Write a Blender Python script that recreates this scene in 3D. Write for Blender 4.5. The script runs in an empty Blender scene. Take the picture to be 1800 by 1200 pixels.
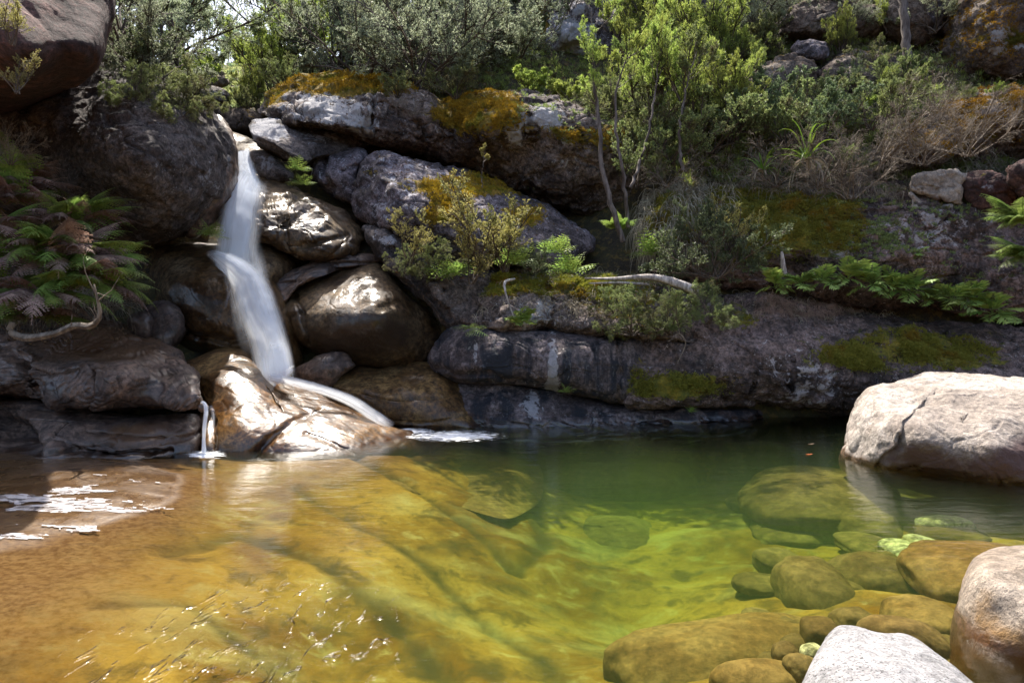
import bpy, math, random
import numpy as np
from mathutils import Vector

# ------------------------------------------------------------------ camera, sky, sun
S = bpy.context.scene
COL = S.collection
R = math.radians
PITCH = R(2.0)
CAMH = 1.6
F = 1200.0
cam = bpy.data.objects.new('camera', bpy.data.cameras.new('camera'))
COL.objects.link(cam)
cam.data.lens = 24
cam.data.sensor_width = 36
cam.data.clip_end = 2000
cam.data.clip_start = 0.05
cam.location = (0, 0, CAMH)
cam.rotation_euler = (R(90) - PITCH, 0, 0)
S.camera = cam

SUN_EL, SUN_AZ = 62.0, -18.0        # azimuth from +Y, negative = to the left
W = bpy.data.worlds.new("World")
S.world = W
W.use_nodes = True
wn = W.node_tree
sky = wn.nodes.new('ShaderNodeTexSky')
sky.sky_type = 'NISHITA'
sky.sun_disc = False
sky.sun_elevation = R(SUN_EL)
sky.sun_rotation = R(SUN_AZ)
sky.air_density = 1.0
sky.dust_density = 4.0
bg = wn.nodes['Background']
bg.inputs['Strength'].default_value = 0.15
wn.links.new(sky.outputs[0], bg.inputs[0])
sl = bpy.data.lights.new('sun', 'SUN')
sl.energy = 5.0
sl.angle = R(0.6)
sl.color = (1.0, 0.94, 0.84)
sun = bpy.data.objects.new('sun', sl)
COL.objects.link(sun)
sd = Vector((math.sin(R(SUN_AZ)) * math.cos(R(SUN_EL)), math.cos(R(SUN_AZ)) * math.cos(R(SUN_EL)), math.sin(R(SUN_EL))))
sun.rotation_euler = sd.to_track_quat('Z', 'Y').to_euler()
sun.location = (-8, 30, 30)
S.view_settings.view_transform = 'Standard'
S.view_settings.look = 'None'
S.view_settings.exposure = 1.12
S.view_settings.gamma = 1.0
S.render.engine = 'CYCLES'
S.cycles.use_denoising = True
S.cycles.max_bounces = 7
S.cycles.transparent_max_bounces = 20
S.cycles.sample_clamp_indirect = 6
S.cycles.caustics_reflective = False
S.cycles.caustics_refractive = False

# ------------------------------------------------------------------ helpers: geometry
SP, CP = math.sin(PITCH), math.cos(PITCH)

def ray(u, v):
    x = (np.asarray(u, float) - 900) / F
    y = -(np.asarray(v, float) - 600) / F
    return x, CP + y * SP, -SP + y * CP          # world x, y, z of the view ray

def at(u, v, Y):
    a, b, c = ray(u, v)
    k = np.asarray(Y, float) / b
    return np.stack(np.broadcast_arrays(a * k, Y * np.ones_like(k), CAMH + c * k), -1)

def on_z(u, v, z):
    a, b, c = ray(u, v)
    k = (z - CAMH) / c
    return np.stack(np.broadcast_arrays(a * k, b * k, z + 0 * k), -1)

def h3(x, y, z, s):
    n = (x.astype(np.uint32) * np.uint32(374761393) + y.astype(np.uint32) * np.uint32(668265263)
         + z.astype(np.uint32) * np.uint32(2147483647) + np.uint32(s) * np.uint32(144665))
    n = (n ^ (n >> np.uint32(13))) * np.uint32(1274126177)
    n = (n ^ (n >> np.uint32(16))) * np.uint32(2246822519)
    n = n ^ (n >> np.uint32(15))
    return (n & np.uint32(0xffffff)).astype(float) / 0xffffff * 2 - 1

def vn(P, s=0):
    i = np.floor(P).astype(np.int64)
    f = P - i
    f = f * f * f * (f * (f * 6 - 15) + 10)
    r = 0
    for a in (0, 1):
        wx = f[:, 0] if a else 1 - f[:, 0]
        for b in (0, 1):
            wy = f[:, 1] if b else 1 - f[:, 1]
            for c in (0, 1):
                wz = f[:, 2] if c else 1 - f[:, 2]
                r = r + wx * wy * wz * h3(i[:, 0] + a, i[:, 1] + b, i[:, 2] + c, s)
    return r

def fbm(P, sc, octv=4, s=0, gain=.5, ridge=False):
    r = np.zeros(len(P)); a = 1; t = 0
    Q = P * sc + 37.1
    for k in range(octv):
        n = vn(Q, s + k)
        if ridge: n = 1 - 2 * np.abs(n)
        r += a * n; t += a
        a *= gain; Q = Q * 2.03 + 11.7
    return r / t

def cells(P, size, s, w=.25):
    Q = P / size + w * np.stack([vn(P / size * 1.3, s + 51), vn(P / size * 1.3, s + 52), vn(P / size * 1.3, s + 53)], -1)
    i = np.floor(Q).astype(np.int64)
    f1 = np.full(len(P), 9.); f2 = np.full(len(P), 9.); tilt = np.zeros(len(P)); lev = np.zeros(len(P))
    for a in (-1, 0, 1):
        for b in (-1, 0, 1):
            for c in (-1, 0, 1):
                x, y, z = i[:, 0] + a, i[:, 1] + b, i[:, 2] + c
                cx = x + .5 + .42 * h3(x, y, z, s); cy = y + .5 + .42 * h3(x, y, z, s + 1); cz = z + .5 + .42 * h3(x, y, z, s + 2)
                d = np.stack([Q[:, 0] - cx, Q[:, 1] - cy, Q[:, 2] - cz], -1)
                r = np.sqrt((d * d).sum(1))
                m = r < f1
                f2 = np.where(m, f1, np.minimum(f2, r)); f1 = np.where(m, r, f1)
                t = d[:, 0] * h3(x, y, z, s + 3) + d[:, 1] * h3(x, y, z, s + 4) + d[:, 2] * h3(x, y, z, s + 5)
                tilt = np.where(m, t, tilt); lev = np.where(m, h3(x, y, z, s + 6), lev)
    return f2 - f1, tilt, lev

def tps(pts):
    p = np.array(pts, float)
    if len(p) == 1:
        return lambda u, v: np.full(np.shape(u), p[0, 2])
    xy = p[:, :2] / 100.; z = p[:, 2]
    def K(d2): return 0.5 * d2 * np.log(d2 + 1e-9)
    n = len(p)
    A = K(((xy[:, None] - xy[None]) ** 2).sum(-1)) + 1e-3 * np.eye(n)
    if n >= 4:
        B = np.hstack([np.ones((n, 1)), xy])
    else:
        B = np.ones((n, 1))
    m = B.shape[1]
    M = np.block([[A, B], [B.T, np.zeros((m, m))]])
    w = np.linalg.lstsq(M, np.concatenate([z, np.zeros(m)]), rcond=None)[0]
    lo, hi = z.min() - .4, z.max() + .6
    def f(u, v):
        q = np.stack([np.ravel(u), np.ravel(v)], -1) / 100.
        r = K(((q[:, None] - xy[None]) ** 2).sum(-1)) @ w[:n]
        r = r + (np.hstack([np.ones((len(q), 1)), q])[:, :m] @ w[n:])
        return np.clip(r, lo, hi).reshape(np.shape(u))
    return f

def spline(pts, n, closed=True):
    p = np.array(pts, float)
    if closed: q = np.vstack([p[-1], p, p[0], p[1]])
    else: q = np.vstack([2 * p[0] - p[1], p, 2 * p[-1] - p[-2]])
    out = []
    for i in range(1, len(q) - 2):
        a, b, c, d = q[i - 1], q[i], q[i + 1], q[i + 2]
        t = np.linspace(0, 1, 16, endpoint=False)[:, None]
        out.append(.5 * ((2 * b) + (c - a) * t + (2 * a - 5 * b + 4 * c - d) * t * t + (3 * b - a - 3 * c + d) * t ** 3))
    o = np.vstack(out + [q[-2][None]])
    dd = np.linalg.norm(np.diff(o, axis=0), axis=1)
    s = np.concatenate([[0], np.cumsum(dd)])
    t = np.linspace(0, s[-1], n, endpoint=not closed)
    return np.stack([np.interp(t, s, o[:, k]) for k in range(o.shape[1])], -1)

def mesh_np(name, V, Fq, smooth=True):
    me = bpy.data.meshes.new(name)
    V = np.ascontiguousarray(V, dtype=np.float32)
    me.vertices.add(len(V)); me.vertices.foreach_set('co', V.ravel())
    k = [len(f) for f in Fq] if isinstance(Fq, list) else None
    if k is None:
        Fq = np.asarray(Fq, dtype=np.int32); n = len(Fq); w = Fq.shape[1]
        flat = Fq.ravel(); starts = np.arange(n, dtype=np.int32) * w; tot = np.full(n, w, dtype=np.int32)
    else:
        flat = np.array([i for f in Fq for i in f], dtype=np.int32); tot = np.array(k, dtype=np.int32)
        starts = np.concatenate([[0], np.cumsum(tot)[:-1]]).astype(np.int32); n = len(Fq)
    me.loops.add(len(flat)); me.loops.foreach_set('vertex_index', flat)
    me.polygons.add(n); me.polygons.foreach_set('loop_start', starts)
    try: me.polygons.foreach_set('loop_total', tot)
    except Exception: pass
    me.polygons.foreach_set('use_smooth', np.full(n, smooth))
    me.update(calc_edges=True)
    return me

def cat_mesh(name, parts):
    """parts: list of (V, F array) with equal face width"""
    Vs, Fs, o = [], [], 0
    for V, Fc in parts:
        Vs.append(V); Fs.append(np.asarray(Fc) + o); o += len(V)
    return mesh_np(name, np.vstack(Vs), np.vstack(Fs))

def link(name, me, mat=None, parent=None, loc=None, **tags):
    o = bpy.data.objects.new(name, me)
    COL.objects.link(o)
    if mat is not None and me is not None and len(me.materials) == 0: me.materials.append(mat)
    if parent is not None: o.parent = parent
    if loc is not None: o.location = loc
    for k, v in tags.items():
        if v: o[k] = v
    return o

def thing(name, label, cat, loc=(0, 0, 0), rot=(0, 0, 0), group=None, scale=1):
    o = bpy.data.objects.new(name, None); COL.objects.link(o)
    o.empty_display_size = .1
    o.location = loc; o.rotation_euler = rot
    o.scale = (scale,) * 3 if np.isscalar(scale) else scale
    o['label'] = label; o['category'] = cat
    if group: o['group'] = group
    return o

# ------------------------------------------------------------------ helpers: materials
class NT:
    def __init__(s, name):
        s.m = bpy.data.materials.new(name); s.m.use_nodes = True
        s.t = s.m.node_tree; s.t.nodes.clear()
        s.out = s.t.nodes.new('ShaderNodeOutputMaterial')
    def n(s, typ, ins=None, **kw):
        x = s.t.nodes.new('ShaderNode' + typ)
        for k, v in kw.items(): setattr(x, k, v)
        for k, v in (ins or {}).items():
            if isinstance(v, bpy.types.NodeSocket): s.t.links.new(v, x.inputs[k])
            elif v is not None: x.inputs[k].default_value = v
        return x
    def math(s, op, a, b=None, clamp=False):
        return s.n('Math', {0: a, 1: b}, operation=op, use_clamp=clamp).outputs[0]
    def mix(s, f, a, b, blend='MIX'):
        def c(x): return x if isinstance(x, bpy.types.NodeSocket) else (tuple(x) + (1,))[:4]
        return s.n('Mix', {0: f, 6: c(a), 7: c(b)}, data_type='RGBA', blend_type=blend).outputs[2]
    def ss(s, x, a, b, lo=0., hi=1.):
        return s.n('MapRange', {0: x, 1: a, 2: b, 3: lo, 4: hi}, interpolation_type='SMOOTHSTEP').outputs[0]
    def noise(s, vec, scale, detail=4, rough=.55, dist=0.):
        return s.n('TexNoise', {'Vector': vec, 'Scale': scale, 'Detail': detail, 'Roughness': rough, 'Distortion': dist}).outputs[0]
    def pos(s, scale=(1, 1, 1)):
        g = s.n('NewGeometry')
        return s.n('Mapping', {0: g.outputs['Position'], 3: scale}).outputs[0]

def rock_mat(name, c1, c2, lich=(.34, .34, .37), moss1=(.3, .17, .012), moss2=(.13, .11, .014), lb=0., mb=0., wb=0.,
             wet_tint=(.5, .38, .25), streak=0., speck=.35, bump=.5, rough=.85, stain_or_shade=(.13, .055, .02), sc=1., wr=.24, coat=1., spec=.5, mot=1., spots=0., cr=.16, lv=1.):
    N = NT(name)
    P = N.pos(); g = N.n('NewGeometry')
    at_ = N.n('Attribute', attribute_name='mask')
    sep = N.n('SeparateColor', {0: at_.outputs['Color']})
    mR, mG, mB = N.math('MULTIPLY', sep.outputs[0], 1.5), N.math('MULTIPLY', sep.outputs[1], 1.35), sep.outputs[2]
    mA = at_.outputs['Alpha']
    n1 = N.noise(P, .9 * sc, 6, .6, .3); n2 = N.noise(P, 5 * sc, 6, .65); n3 = N.noise(P, 34 * sc, 4, .7)
    n4 = N.noise(P, 110, 3, .6)
    vor = N.n('TexVoronoi', {'Vector': P, 'Scale': 70.}, feature='F1').outputs['Distance']
    base = N.mix(N.ss(N.math('ADD', n1, N.math('MULTIPLY', N.math('SUBTRACT', n2, .5), .7)), .38, .62), c1, c2)
    # grain
    base = N.mix(N.math('MULTIPLY', N.ss(n3, .42, .7), .5), base, N.mix(1., base, (1.7, 1.65, 1.6), 'MULTIPLY'))
    base = N.mix(N.math('MULTIPLY', N.ss(n4, .56, .62), speck), base, (.03, .026, .024))
    base = N.mix(N.math('MULTIPLY', N.ss(vor, .28, .1), speck * .6), base, N.mix(1., base, (1.8, 1.8, 1.85), 'MULTIPLY'))
    n5 = N.noise(P, 2.3 * sc, 5, .62, .4)
    base = N.mix(N.math('MULTIPLY', N.ss(n5, .52, .68), .55), base, N.mix(1., base, (.42, .4, .4), 'MULTIPLY'))
    n6 = N.noise(P, 15 * sc, 8, .78, .2)
    v6 = N.ss(n6, .35, .66, 1 - .68 * mot, 1 + .85 * mot)
    base = N.mix(1., base, N.n('CombineColor', {0: v6, 1: v6, 2: v6}).outputs[0], 'MULTIPLY')
    # rust / brown staining, plus shade painted on the big pale boulder, channel A
    base = N.mix(N.ss(N.math('ADD', mA, N.math('MULTIPLY', N.math('SUBTRACT', n2, .5), .8)), .3, .75), base, stain_or_shade)
    if streak:
        Ps = N.pos((1, 1, .09))
        s1 = N.noise(Ps, 3.2, 5, .6, .15); s2 = N.noise(Ps, 9., 4, .6)
        st = N.ss(N.math('ADD', s1, N.math('MULTIPLY', N.math('SUBTRACT', s2, .5), .5)), .46, .62)
        base = N.mix(N.math('MULTIPLY', st, streak), base, (.016, .017, .024))
        st2 = N.ss(s2, .63, .72)
        base = N.mix(N.math('MULTIPLY', st2, streak * .45), base, (.3, .28, .26))
    # lichen
    ln = N.math('ADD', N.math('MULTIPLY', N.math('SUBTRACT', N.noise(N.pos((1, 1, lv)), 6 * sc, 10, .75, .5), .5), 2.3), N.math('MULTIPLY', N.math('SUBTRACT', n1, .5), 1.))
    lm = N.ss(N.math('ADD', N.math('ADD', mG, lb), ln), .52, .64)
    lcol = N.mix(n3, tuple(x * .6 for x in lich), tuple(min(1, x * 1.35) for x in lich))
    base = N.mix(N.math('MULTIPLY', lm, .85), base, lcol)
    if spots:
        sv = N.noise(P, 26 * sc, 6, .8, .3); sm = N.noise(P, 3.1, 4, .6)
        sp_ = N.math('MULTIPLY', N.ss(sv, .575, .63), N.ss(sm, .42, .6))
        base = N.mix(N.math('MULTIPLY', sp_, spots), base, tuple(min(1, x * 1.3) for x in lich))
        dk = N.ss(N.noise(P, 19 * sc, 6, .8), .57, .66)
        base = N.mix(N.math('MULTIPLY', dk, .6), base, (.022, .02, .02))
    # wetness
    wn_ = N.math('MULTIPLY', N.math('SUBTRACT', N.noise(P, 2.2, 5, .6), .5), .7)
    wm = N.ss(N.math('ADD', N.math('ADD', mB, wb), wn_), .35, .7)
    base = N.mix(wm, base, N.mix(1., base, wet_tint, 'MULTIPLY'))
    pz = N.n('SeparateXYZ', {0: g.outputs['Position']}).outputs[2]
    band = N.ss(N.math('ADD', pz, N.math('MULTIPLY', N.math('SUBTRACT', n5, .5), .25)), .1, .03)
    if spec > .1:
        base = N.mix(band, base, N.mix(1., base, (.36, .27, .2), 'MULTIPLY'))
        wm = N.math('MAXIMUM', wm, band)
    # moss: on upward faces and where it was seen
    up = N.n('SeparateXYZ', {0: g.outputs['Normal']}).outputs[2]
    mn = N.math('MULTIPLY', N.math('SUBTRACT', N.noise(P, 4.5, 8, .68, .5), .5), 2.1)
    mm = N.math('ADD', N.math('ADD', mR, mb), N.math('ADD', mn, N.math('MULTIPLY', N.math('SUBTRACT', up, .55), .35)))
    mm = N.ss(mm, .5, .66)
    mcol = N.mix(N.ss(N.math('ADD', n2, N.math('MULTIPLY', N.math('SUBTRACT', n3, .5), .8)), .35, .68), moss2, moss1)
    base = N.mix(mm, base, mcol)
    hb = N.math('ADD', N.math('MULTIPLY', n2, .9), N.math('ADD', N.math('MULTIPLY', n6, .55), N.math('MULTIPLY', n3, .3)))
    hb = N.math('ADD', hb, N.math('MULTIPLY', n4, .12))
    hb = N.math('ADD', hb, N.math('MULTIPLY', mm, N.math('ADD', .12, N.math('MULTIPLY', n3, .35))))
    hb = N.math('ADD', hb, N.math('MULTIPLY', lm, .05))
    bs = N.math('MULTIPLY', bump, N.math('SUBTRACT', 1., N.math('MULTIPLY', wm, .45)))
    b = N.n('Bump', {'Strength': bs, 'Distance': .075, 'Height': hb})
    rg = N.math('ADD', rough, N.math('MULTIPLY', N.math('MULTIPLY', wm, N.math('SUBTRACT', 1., mm)), wr - rough))
    film = N.math('MULTIPLY', wm, N.math('SUBTRACT', 1., mm))
    b2 = N.n('Bump', {'Strength': .5, 'Distance': .03, 'Height': N.math('ADD', n5, N.math('MULTIPLY', n6, .25))})
    p = N.n('BsdfPrincipled', {'Base Color': base, 'Roughness': rg, 'Normal': b.outputs[0], 'IOR': 1.45, 'Coat Weight': N.math('MULTIPLY', film, coat),
                               'Coat Roughness': cr, 'Coat IOR': 1.6, 'Coat Normal': b2.outputs[0], 'Specular IOR Level': spec})
    N.t.links.new(p.outputs[0], N.out.inputs[0])
    return N.m

def leaf_mat(name, c1, c2, c3=None, trans=.35, rough=.5):
    N = NT(name)
    g = N.n('NewGeometry'); oi = N.n('ObjectInfo')
    r = g.outputs['Random Per Island']
    col = N.mix(r, c1, c2)
    if c3: col = N.mix(N.ss(N.noise(N.pos(), 2.2, 3), .5, .68), col, c3)
    hv = N.n('HueSaturation', {'Hue': N.math('ADD', .485, N.math('MULTIPLY', oi.outputs['Random'], .03)), 'Saturation': 1.0,
                               'Value': N.math('ADD', .8, N.math('MULTIPLY', oi.outputs['Random'], .4)), 'Color': col})
    d = N.n('BsdfPrincipled', {'Base Color': hv.outputs[0], 'Roughness': rough})
    t = N.n('BsdfTranslucent', {'Color': hv.outputs[0]})
    mx = N.n('MixShader', {0: trans, 1: d.outputs[0], 2: t.outputs[0]})
    N.t.links.new(mx.outputs[0], N.out.inputs[0])
    return N.m

def bark_mat(name, c1, c2, sc=20, stretch=.15):
    N = NT(name)
    P = N.pos((1, 1, stretch))
    n = N.noise(P, sc, 6, .65)
    n2 = N.noise(N.pos(), 3, 4)
    col = N.mix(N.ss(N.math('ADD', n, N.math('MULTIPLY', N.math('SUBTRACT', n2, .5), .6)), .35, .65), c1, c2)
    b = N.n('Bump', {'Strength': .6, 'Distance': .01, 'Height': n})
    p = N.n('BsdfPrincipled', {'Base Color': col, 'Roughness': .85, 'Normal': b.outputs[0]})
    N.t.links.new(p.outputs[0], N.out.inputs[0])
    return N.m

# rock kinds
M = {}
M['dark'] = rock_mat('dark_granite', (.04, .031, .03), (.115, .095, .09), lb=.12, mb=-.6, bump=.8, spots=.6)
M['red'] = rock_mat('reddish_granite', (.035, .016, .014), (.1, .05, .042), lb=-.35, mb=-.6, bump=.8)
M['lichen'] = rock_mat('lichened_granite', (.045, .036, .04), (.17, .14, .155), lich=(.46, .46, .52), lb=.3, mb=.0, bump=.9, spots=1.)
M['mossy'] = rock_mat('mossy_granite', (.06, .043, .038), (.19, .15, .135), lich=(.46, .45, .46), lb=.24, mb=.08, bump=.9, spots=.9, lv=.35)
M['wet'] = rock_mat('wet_brown_rock', (.05, .03, .014), (.13, .09, .05), lb=-.9, mb=-.7, wb=.5, speck=.35, wet_tint=(.62, .5, .36), bump=.6, stain_or_shade=(.03, .017, .008), wr=.34, spec=.3)
M['wetgold'] = rock_mat('wet_amber_rock', (.065, .033, .01), (.165, .1, .038), lb=-.9, mb=-.7, wb=.45, speck=.15, wet_tint=(.75, .6, .42), bump=.5, stain_or_shade=(.05, .026, .008), wr=.34, spec=.3)
M['wetdark'] = rock_mat('wet_dark_rock', (.06, .042, .036), (.15, .1, .075), lb=-.7, mb=-.55, wb=.5, cr=.3, speck=.15, wet_tint=(.55, .45, .36), bump=.6, stain_or_shade=(.1, .048, .018), wr=.26)

M['wall'] = rock_mat('streaked_wall_rock', (.055, .041, .042), (.16, .128, .128), lich=(.36, .35, .37), spots=.35, lv=.2, lb=.04, mb=-.45, streak=1., bump=.6, moss1=(.1, .1, .02), moss2=(.04, .055, .015), wb=.05)
M['cliff'] = rock_mat('purple_cliff_rock', (.055, .037, .03), (.18, .128, .115), lich=(.46, .42, .42), spots=.8, lb=.18, mb=.02, streak=.3, bump=.8, moss1=(.25, .19, .018), moss2=(.09, .1, .014))
M['pale'] = rock_mat('pale_dry_granite', (.25, .21, .178), (.38, .335, .295), lich=(.5, .48, .46), lb=-.7, mb=-.9, mot=.45, coat=.3, speck=.6, bump=.7, wet_tint=(.35, .27, .24), stain_or_shade=(.1, .06, .055))
M['pinkpale'] = rock_mat('pinkish_granite', (.21, .165, .125), (.31, .26, .21), lb=-.7, mb=-.9, mot=.5, speck=.6, bump=.7, wet_tint=(.75, .6, .4), stain_or_shade=(.24, .13, .035), coat=.25)
M['white'] = rock_mat('white_speckled_granite', (.19, .188, .19), (.265, .26, .264), lb=-.9, mb=-.9, mot=.5, speck=1., bump=.6, wet_tint=(.4, .32, .22))
M['orange'] = rock_mat('orange_moss_rock', (.09, .06, .045), (.14, .11, .09), lich=(.42, .41, .42), lb=-.25, mb=.35, moss1=(.27, .14, .014), moss2=(.12, .075, .012), bump=1.)
M['sub'] = rock_mat('submerged_stone', (.075, .045, .013), (.13, .085, .028), lb=-.9, mb=-.9, mot=.45, speck=.1, bump=.2, stain_or_shade=(.2, .09, .02), spec=.05, sc=.7)
M['subgold'] = rock_mat('submerged_golden_stone', (.11, .06, .015), (.17, .105, .032), lb=-.9, mb=-.9, mot=.45, speck=.1, bump=.25, stain_or_shade=(.15, .07, .015), spec=.05, sc=.7)
M['subpale'] = rock_mat('submerged_pale_stone', (.19, .17, .07), (.32, .3, .16), lb=-.9, mb=-.9, speck=.1, bump=.2, spec=.05)

# ------------------------------------------------------------------ rocks
CH = dict(moss=0, lichen=1, wet=2, stain_or_shade=3)
ROCKS = {}
seedc = [100]

def rock(key, mat, outline, depth, T, label, name='boulder', cat='boulder', back=None, box=2.4, lump=.06, det=.02, ls=.9,
         ridge=None, creases=(), paint=(), center=None, sp=3.4, fill=None, group=None, parent=None, step=0., facet=0., frac=None, fcell=.6):
    if frac is None: frac = dict(wall=.05, cliff=.07, wetdark=.035, wetgold=.01, dark=.05, red=.09, lichen=.055, mossy=.09, orange=.1, wet=.01, pale=.03, white=0).get(mat, 0)
    seedc[0] += 7; sd_ = seedc[0]
    dry = mat in ('dark', 'red', 'lichen', 'mossy', 'cliff', 'orange', 'wall')
    if ridge is None: ridge = det * 2.2 if dry else 0
    if dry: det *= 1.35; facet = max(facet, .05) if frac is None else facet
    o = np.array(outline, float)
    per = np.linalg.norm(np.diff(np.vstack([o, o[:1]]), axis=0), axis=1).sum()
    nt = int(np.clip(per / sp, 28, 900))
    c = np.array(center, float) if center else o.mean(0)
    ring = spline(outline, nt)
    rmax = np.linalg.norm(ring - c, axis=1).max()
    nf = int(np.clip(rmax / sp * 1.25, 8, 220)); nb = max(5, nf // 5)
    phi = np.concatenate([np.linspace(0, math.pi / 2, nf + 1)[1:], math.pi / 2 + np.linspace(0, math.pi / 2, nb + 1)[1:-1]])
    r = np.sin(phi); r = np.where(phi < math.pi / 2, r, r)
    off = (1 - np.clip(r, 0, 1) ** box) ** (1 / box)
    back = back or T
    dy = np.where(phi <= math.pi / 2 + 1e-9, T * (1 - off), T + back * off)
    D = tps(depth)
    UV = c[None, None] + r[:, None, None] * (ring - c)[None]        # rings x nt x 2
    U = np.concatenate([[c[0]], UV[..., 0].ravel(), [c[0]]]); V_ = np.concatenate([[c[1]], UV[..., 1].ravel(), [c[1]]])
    dyv = np.concatenate([[0], np.repeat(dy, nt), [T + back]])
    Yf = D(U, V_)
    yref = float(np.mean(Yf))
    P = at(U, V_, Yf + dyv)
    for cr in creases:                                              # (points, width px, depth m)
        pts, w, dd = cr
        q = np.array(pts, float); dm = np.full(len(U), 1e9)
        for a, b in zip(q[:-1], q[1:]):
            ab = b - a; t = np.clip(((U - a[0]) * ab[0] + (V_ - a[1]) * ab[1]) / (ab @ ab), 0, 1)
            wob = 3 * vn(np.stack([U / 14., V_ / 14., 0 * U + sd_], -1), 5)
            dm = np.minimum(dm, np.hypot(U - a[0] - t * ab[0], V_ - a[1] - t * ab[1]) + wob)
        P[:, 1] += dd * np.exp(-(np.maximum(dm, 0) / w) ** 2) * (dyv < T)
    Rn = len(phi)
    idx = 1 + np.arange(Rn * nt).reshape(Rn, nt)
    q = []
    a = idx[:-1]; b = idx[1:]
    quads = np.stack([a, b, np.roll(b, -1, 1), np.roll(a, -1, 1)], -1).reshape(-1, 4)
    last = len(P) - 1
    t0 = np.stack([np.zeros(nt, int), idx[0], np.roll(idx[0], -1)], -1)
    t1 = np.stack([np.full(nt, last), np.roll(idx[-1], -1), idx[-1]], -1)
    tri = np.vstack([t0, t1, quads[:, [0, 1, 2]], quads[:, [0, 2, 3]]])
    def normals(P):
        fn = np.cross(P[tri[:, 1]] - P[tri[:, 0]], P[tri[:, 2]] - P[tri[:, 0]])
        vn_ = np.zeros_like(P)
        for k in range(3):
            for ax in range(3): vn_[:, ax] += np.bincount(tri[:, k], fn[:, ax], len(P))
        return vn_ / (np.linalg.norm(vn_, axis=1, keepdims=True) + 1e-12)
    n0 = normals(P)
    if (n0 * (P - P.mean(0))).sum(1).mean() < 0: tri = tri[:, ::-1]; n0 = -n0
    if lump: P = P + n0 * (lump * fbm(P, ls, 3, sd_))[:, None]
    if facet:                                                        # broken planes: stepped noise
        w = fbm(P * np.array([1, 1, 1.6]), 1.7, 2, sd_ + 3)
        st = np.floor(w * 6) / 6; fr = (w * 6) % 1
        P = P + n0 * (facet * (st + np.clip((fr - .8) / .2, 0, 1) / 6))[:, None]
    if step:
        z = P[:, 2] + .12 * fbm(P, .8, 3, sd_ + 9)
        w = np.abs(((z / .33) % 1) - .5) * 2
        P = P - n0 * (step * np.clip(1 - w / .18, 0, 1))[:, None]
    if frac:
        e, tl, lv = cells(P * np.array([1, 1, 1.35]), fcell, sd_)
        soft = np.clip(e / .22, 0, 1)
        P = P + n0 * (frac * (tl * .9 + lv * .35) * soft ** .6 - frac * .45 * np.exp(-(e / .05) ** 2))[:, None]
        if fcell > .45:
            e, tl, lv = cells(P, fcell * .38, sd_ + 5)
            P = P + n0 * (frac * .3 * (tl + lv * .3) * np.clip(e / .25, 0, 1))[:, None]
    n1 = normals(P)
    d = det * fbm(P, 4.5, 5, sd_ + 20, .55)
    if ridge: d = d + ridge * np.minimum(0, .25 - np.clip(fbm(P, 1.3, 4, sd_ + 30, .5, True), .25, 1))
    P = P + n1 * d[:, None]
    mask = np.zeros((len(P), 4))
    for pz in paint:
        ch, pu, pv, ru, rv, stg = pz
        e = ((U - pu) / ru) ** 2 + ((V_ - pv) / rv) ** 2
        mask[:, CH[ch]] = np.clip(mask[:, CH[ch]] + stg * np.exp(-e ** 1.3), 0, 1)
    ctr = np.array([P[:, 0].mean(), P[:, 1].mean(), P[:, 2].min()])
    me = mesh_np(name, P - ctr, tri)
    at_ = me.attributes.new('mask', 'FLOAT_COLOR', 'POINT')
    at_.data.foreach_set('color', mask.astype(np.float32).ravel())
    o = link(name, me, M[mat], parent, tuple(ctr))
    if label: o['label'] = label
    if cat and not parent: o['category'] = cat
    if group: o['group'] = group
    ROCKS[key] = dict(P=P, N=normals(P), U=U, V=V_, mask=mask, o=o, front=dyv < T * .9)
    return o

# ------------------------------------------------------------------ the setting: hillside, pool bed, water
def hill_mat():
    N = NT('hillside_soil')
    P = N.pos()
    n1 = N.noise(P, 1.3, 6, .65, .4); n2 = N.noise(P, 8, 6, .7); n3 = N.noise(P, 40, 4, .7)
    c = N.mix(N.ss(n1, .4, .6), (.05, .038, .024), (.085, .08, .03))
    c = N.mix(N.ss(n2, .5, .62), c, (.17, .12, .035))
    c = N.mix(N.math('MULTIPLY', N.ss(n3, .55, .7), .6), c, (.17, .14, .11))
    b = N.n('Bump', {'Strength': .9, 'Distance': .08, 'Height': N.math('ADD', n2, N.math('MULTIPLY', n3, .5))})
    p = N.n('BsdfPrincipled', {'Base Color': c, 'Roughness': .95, 'Normal': b.outputs[0]})
    N.t.links.new(p.outputs[0], N.out.inputs[0])
    return N.m

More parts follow.
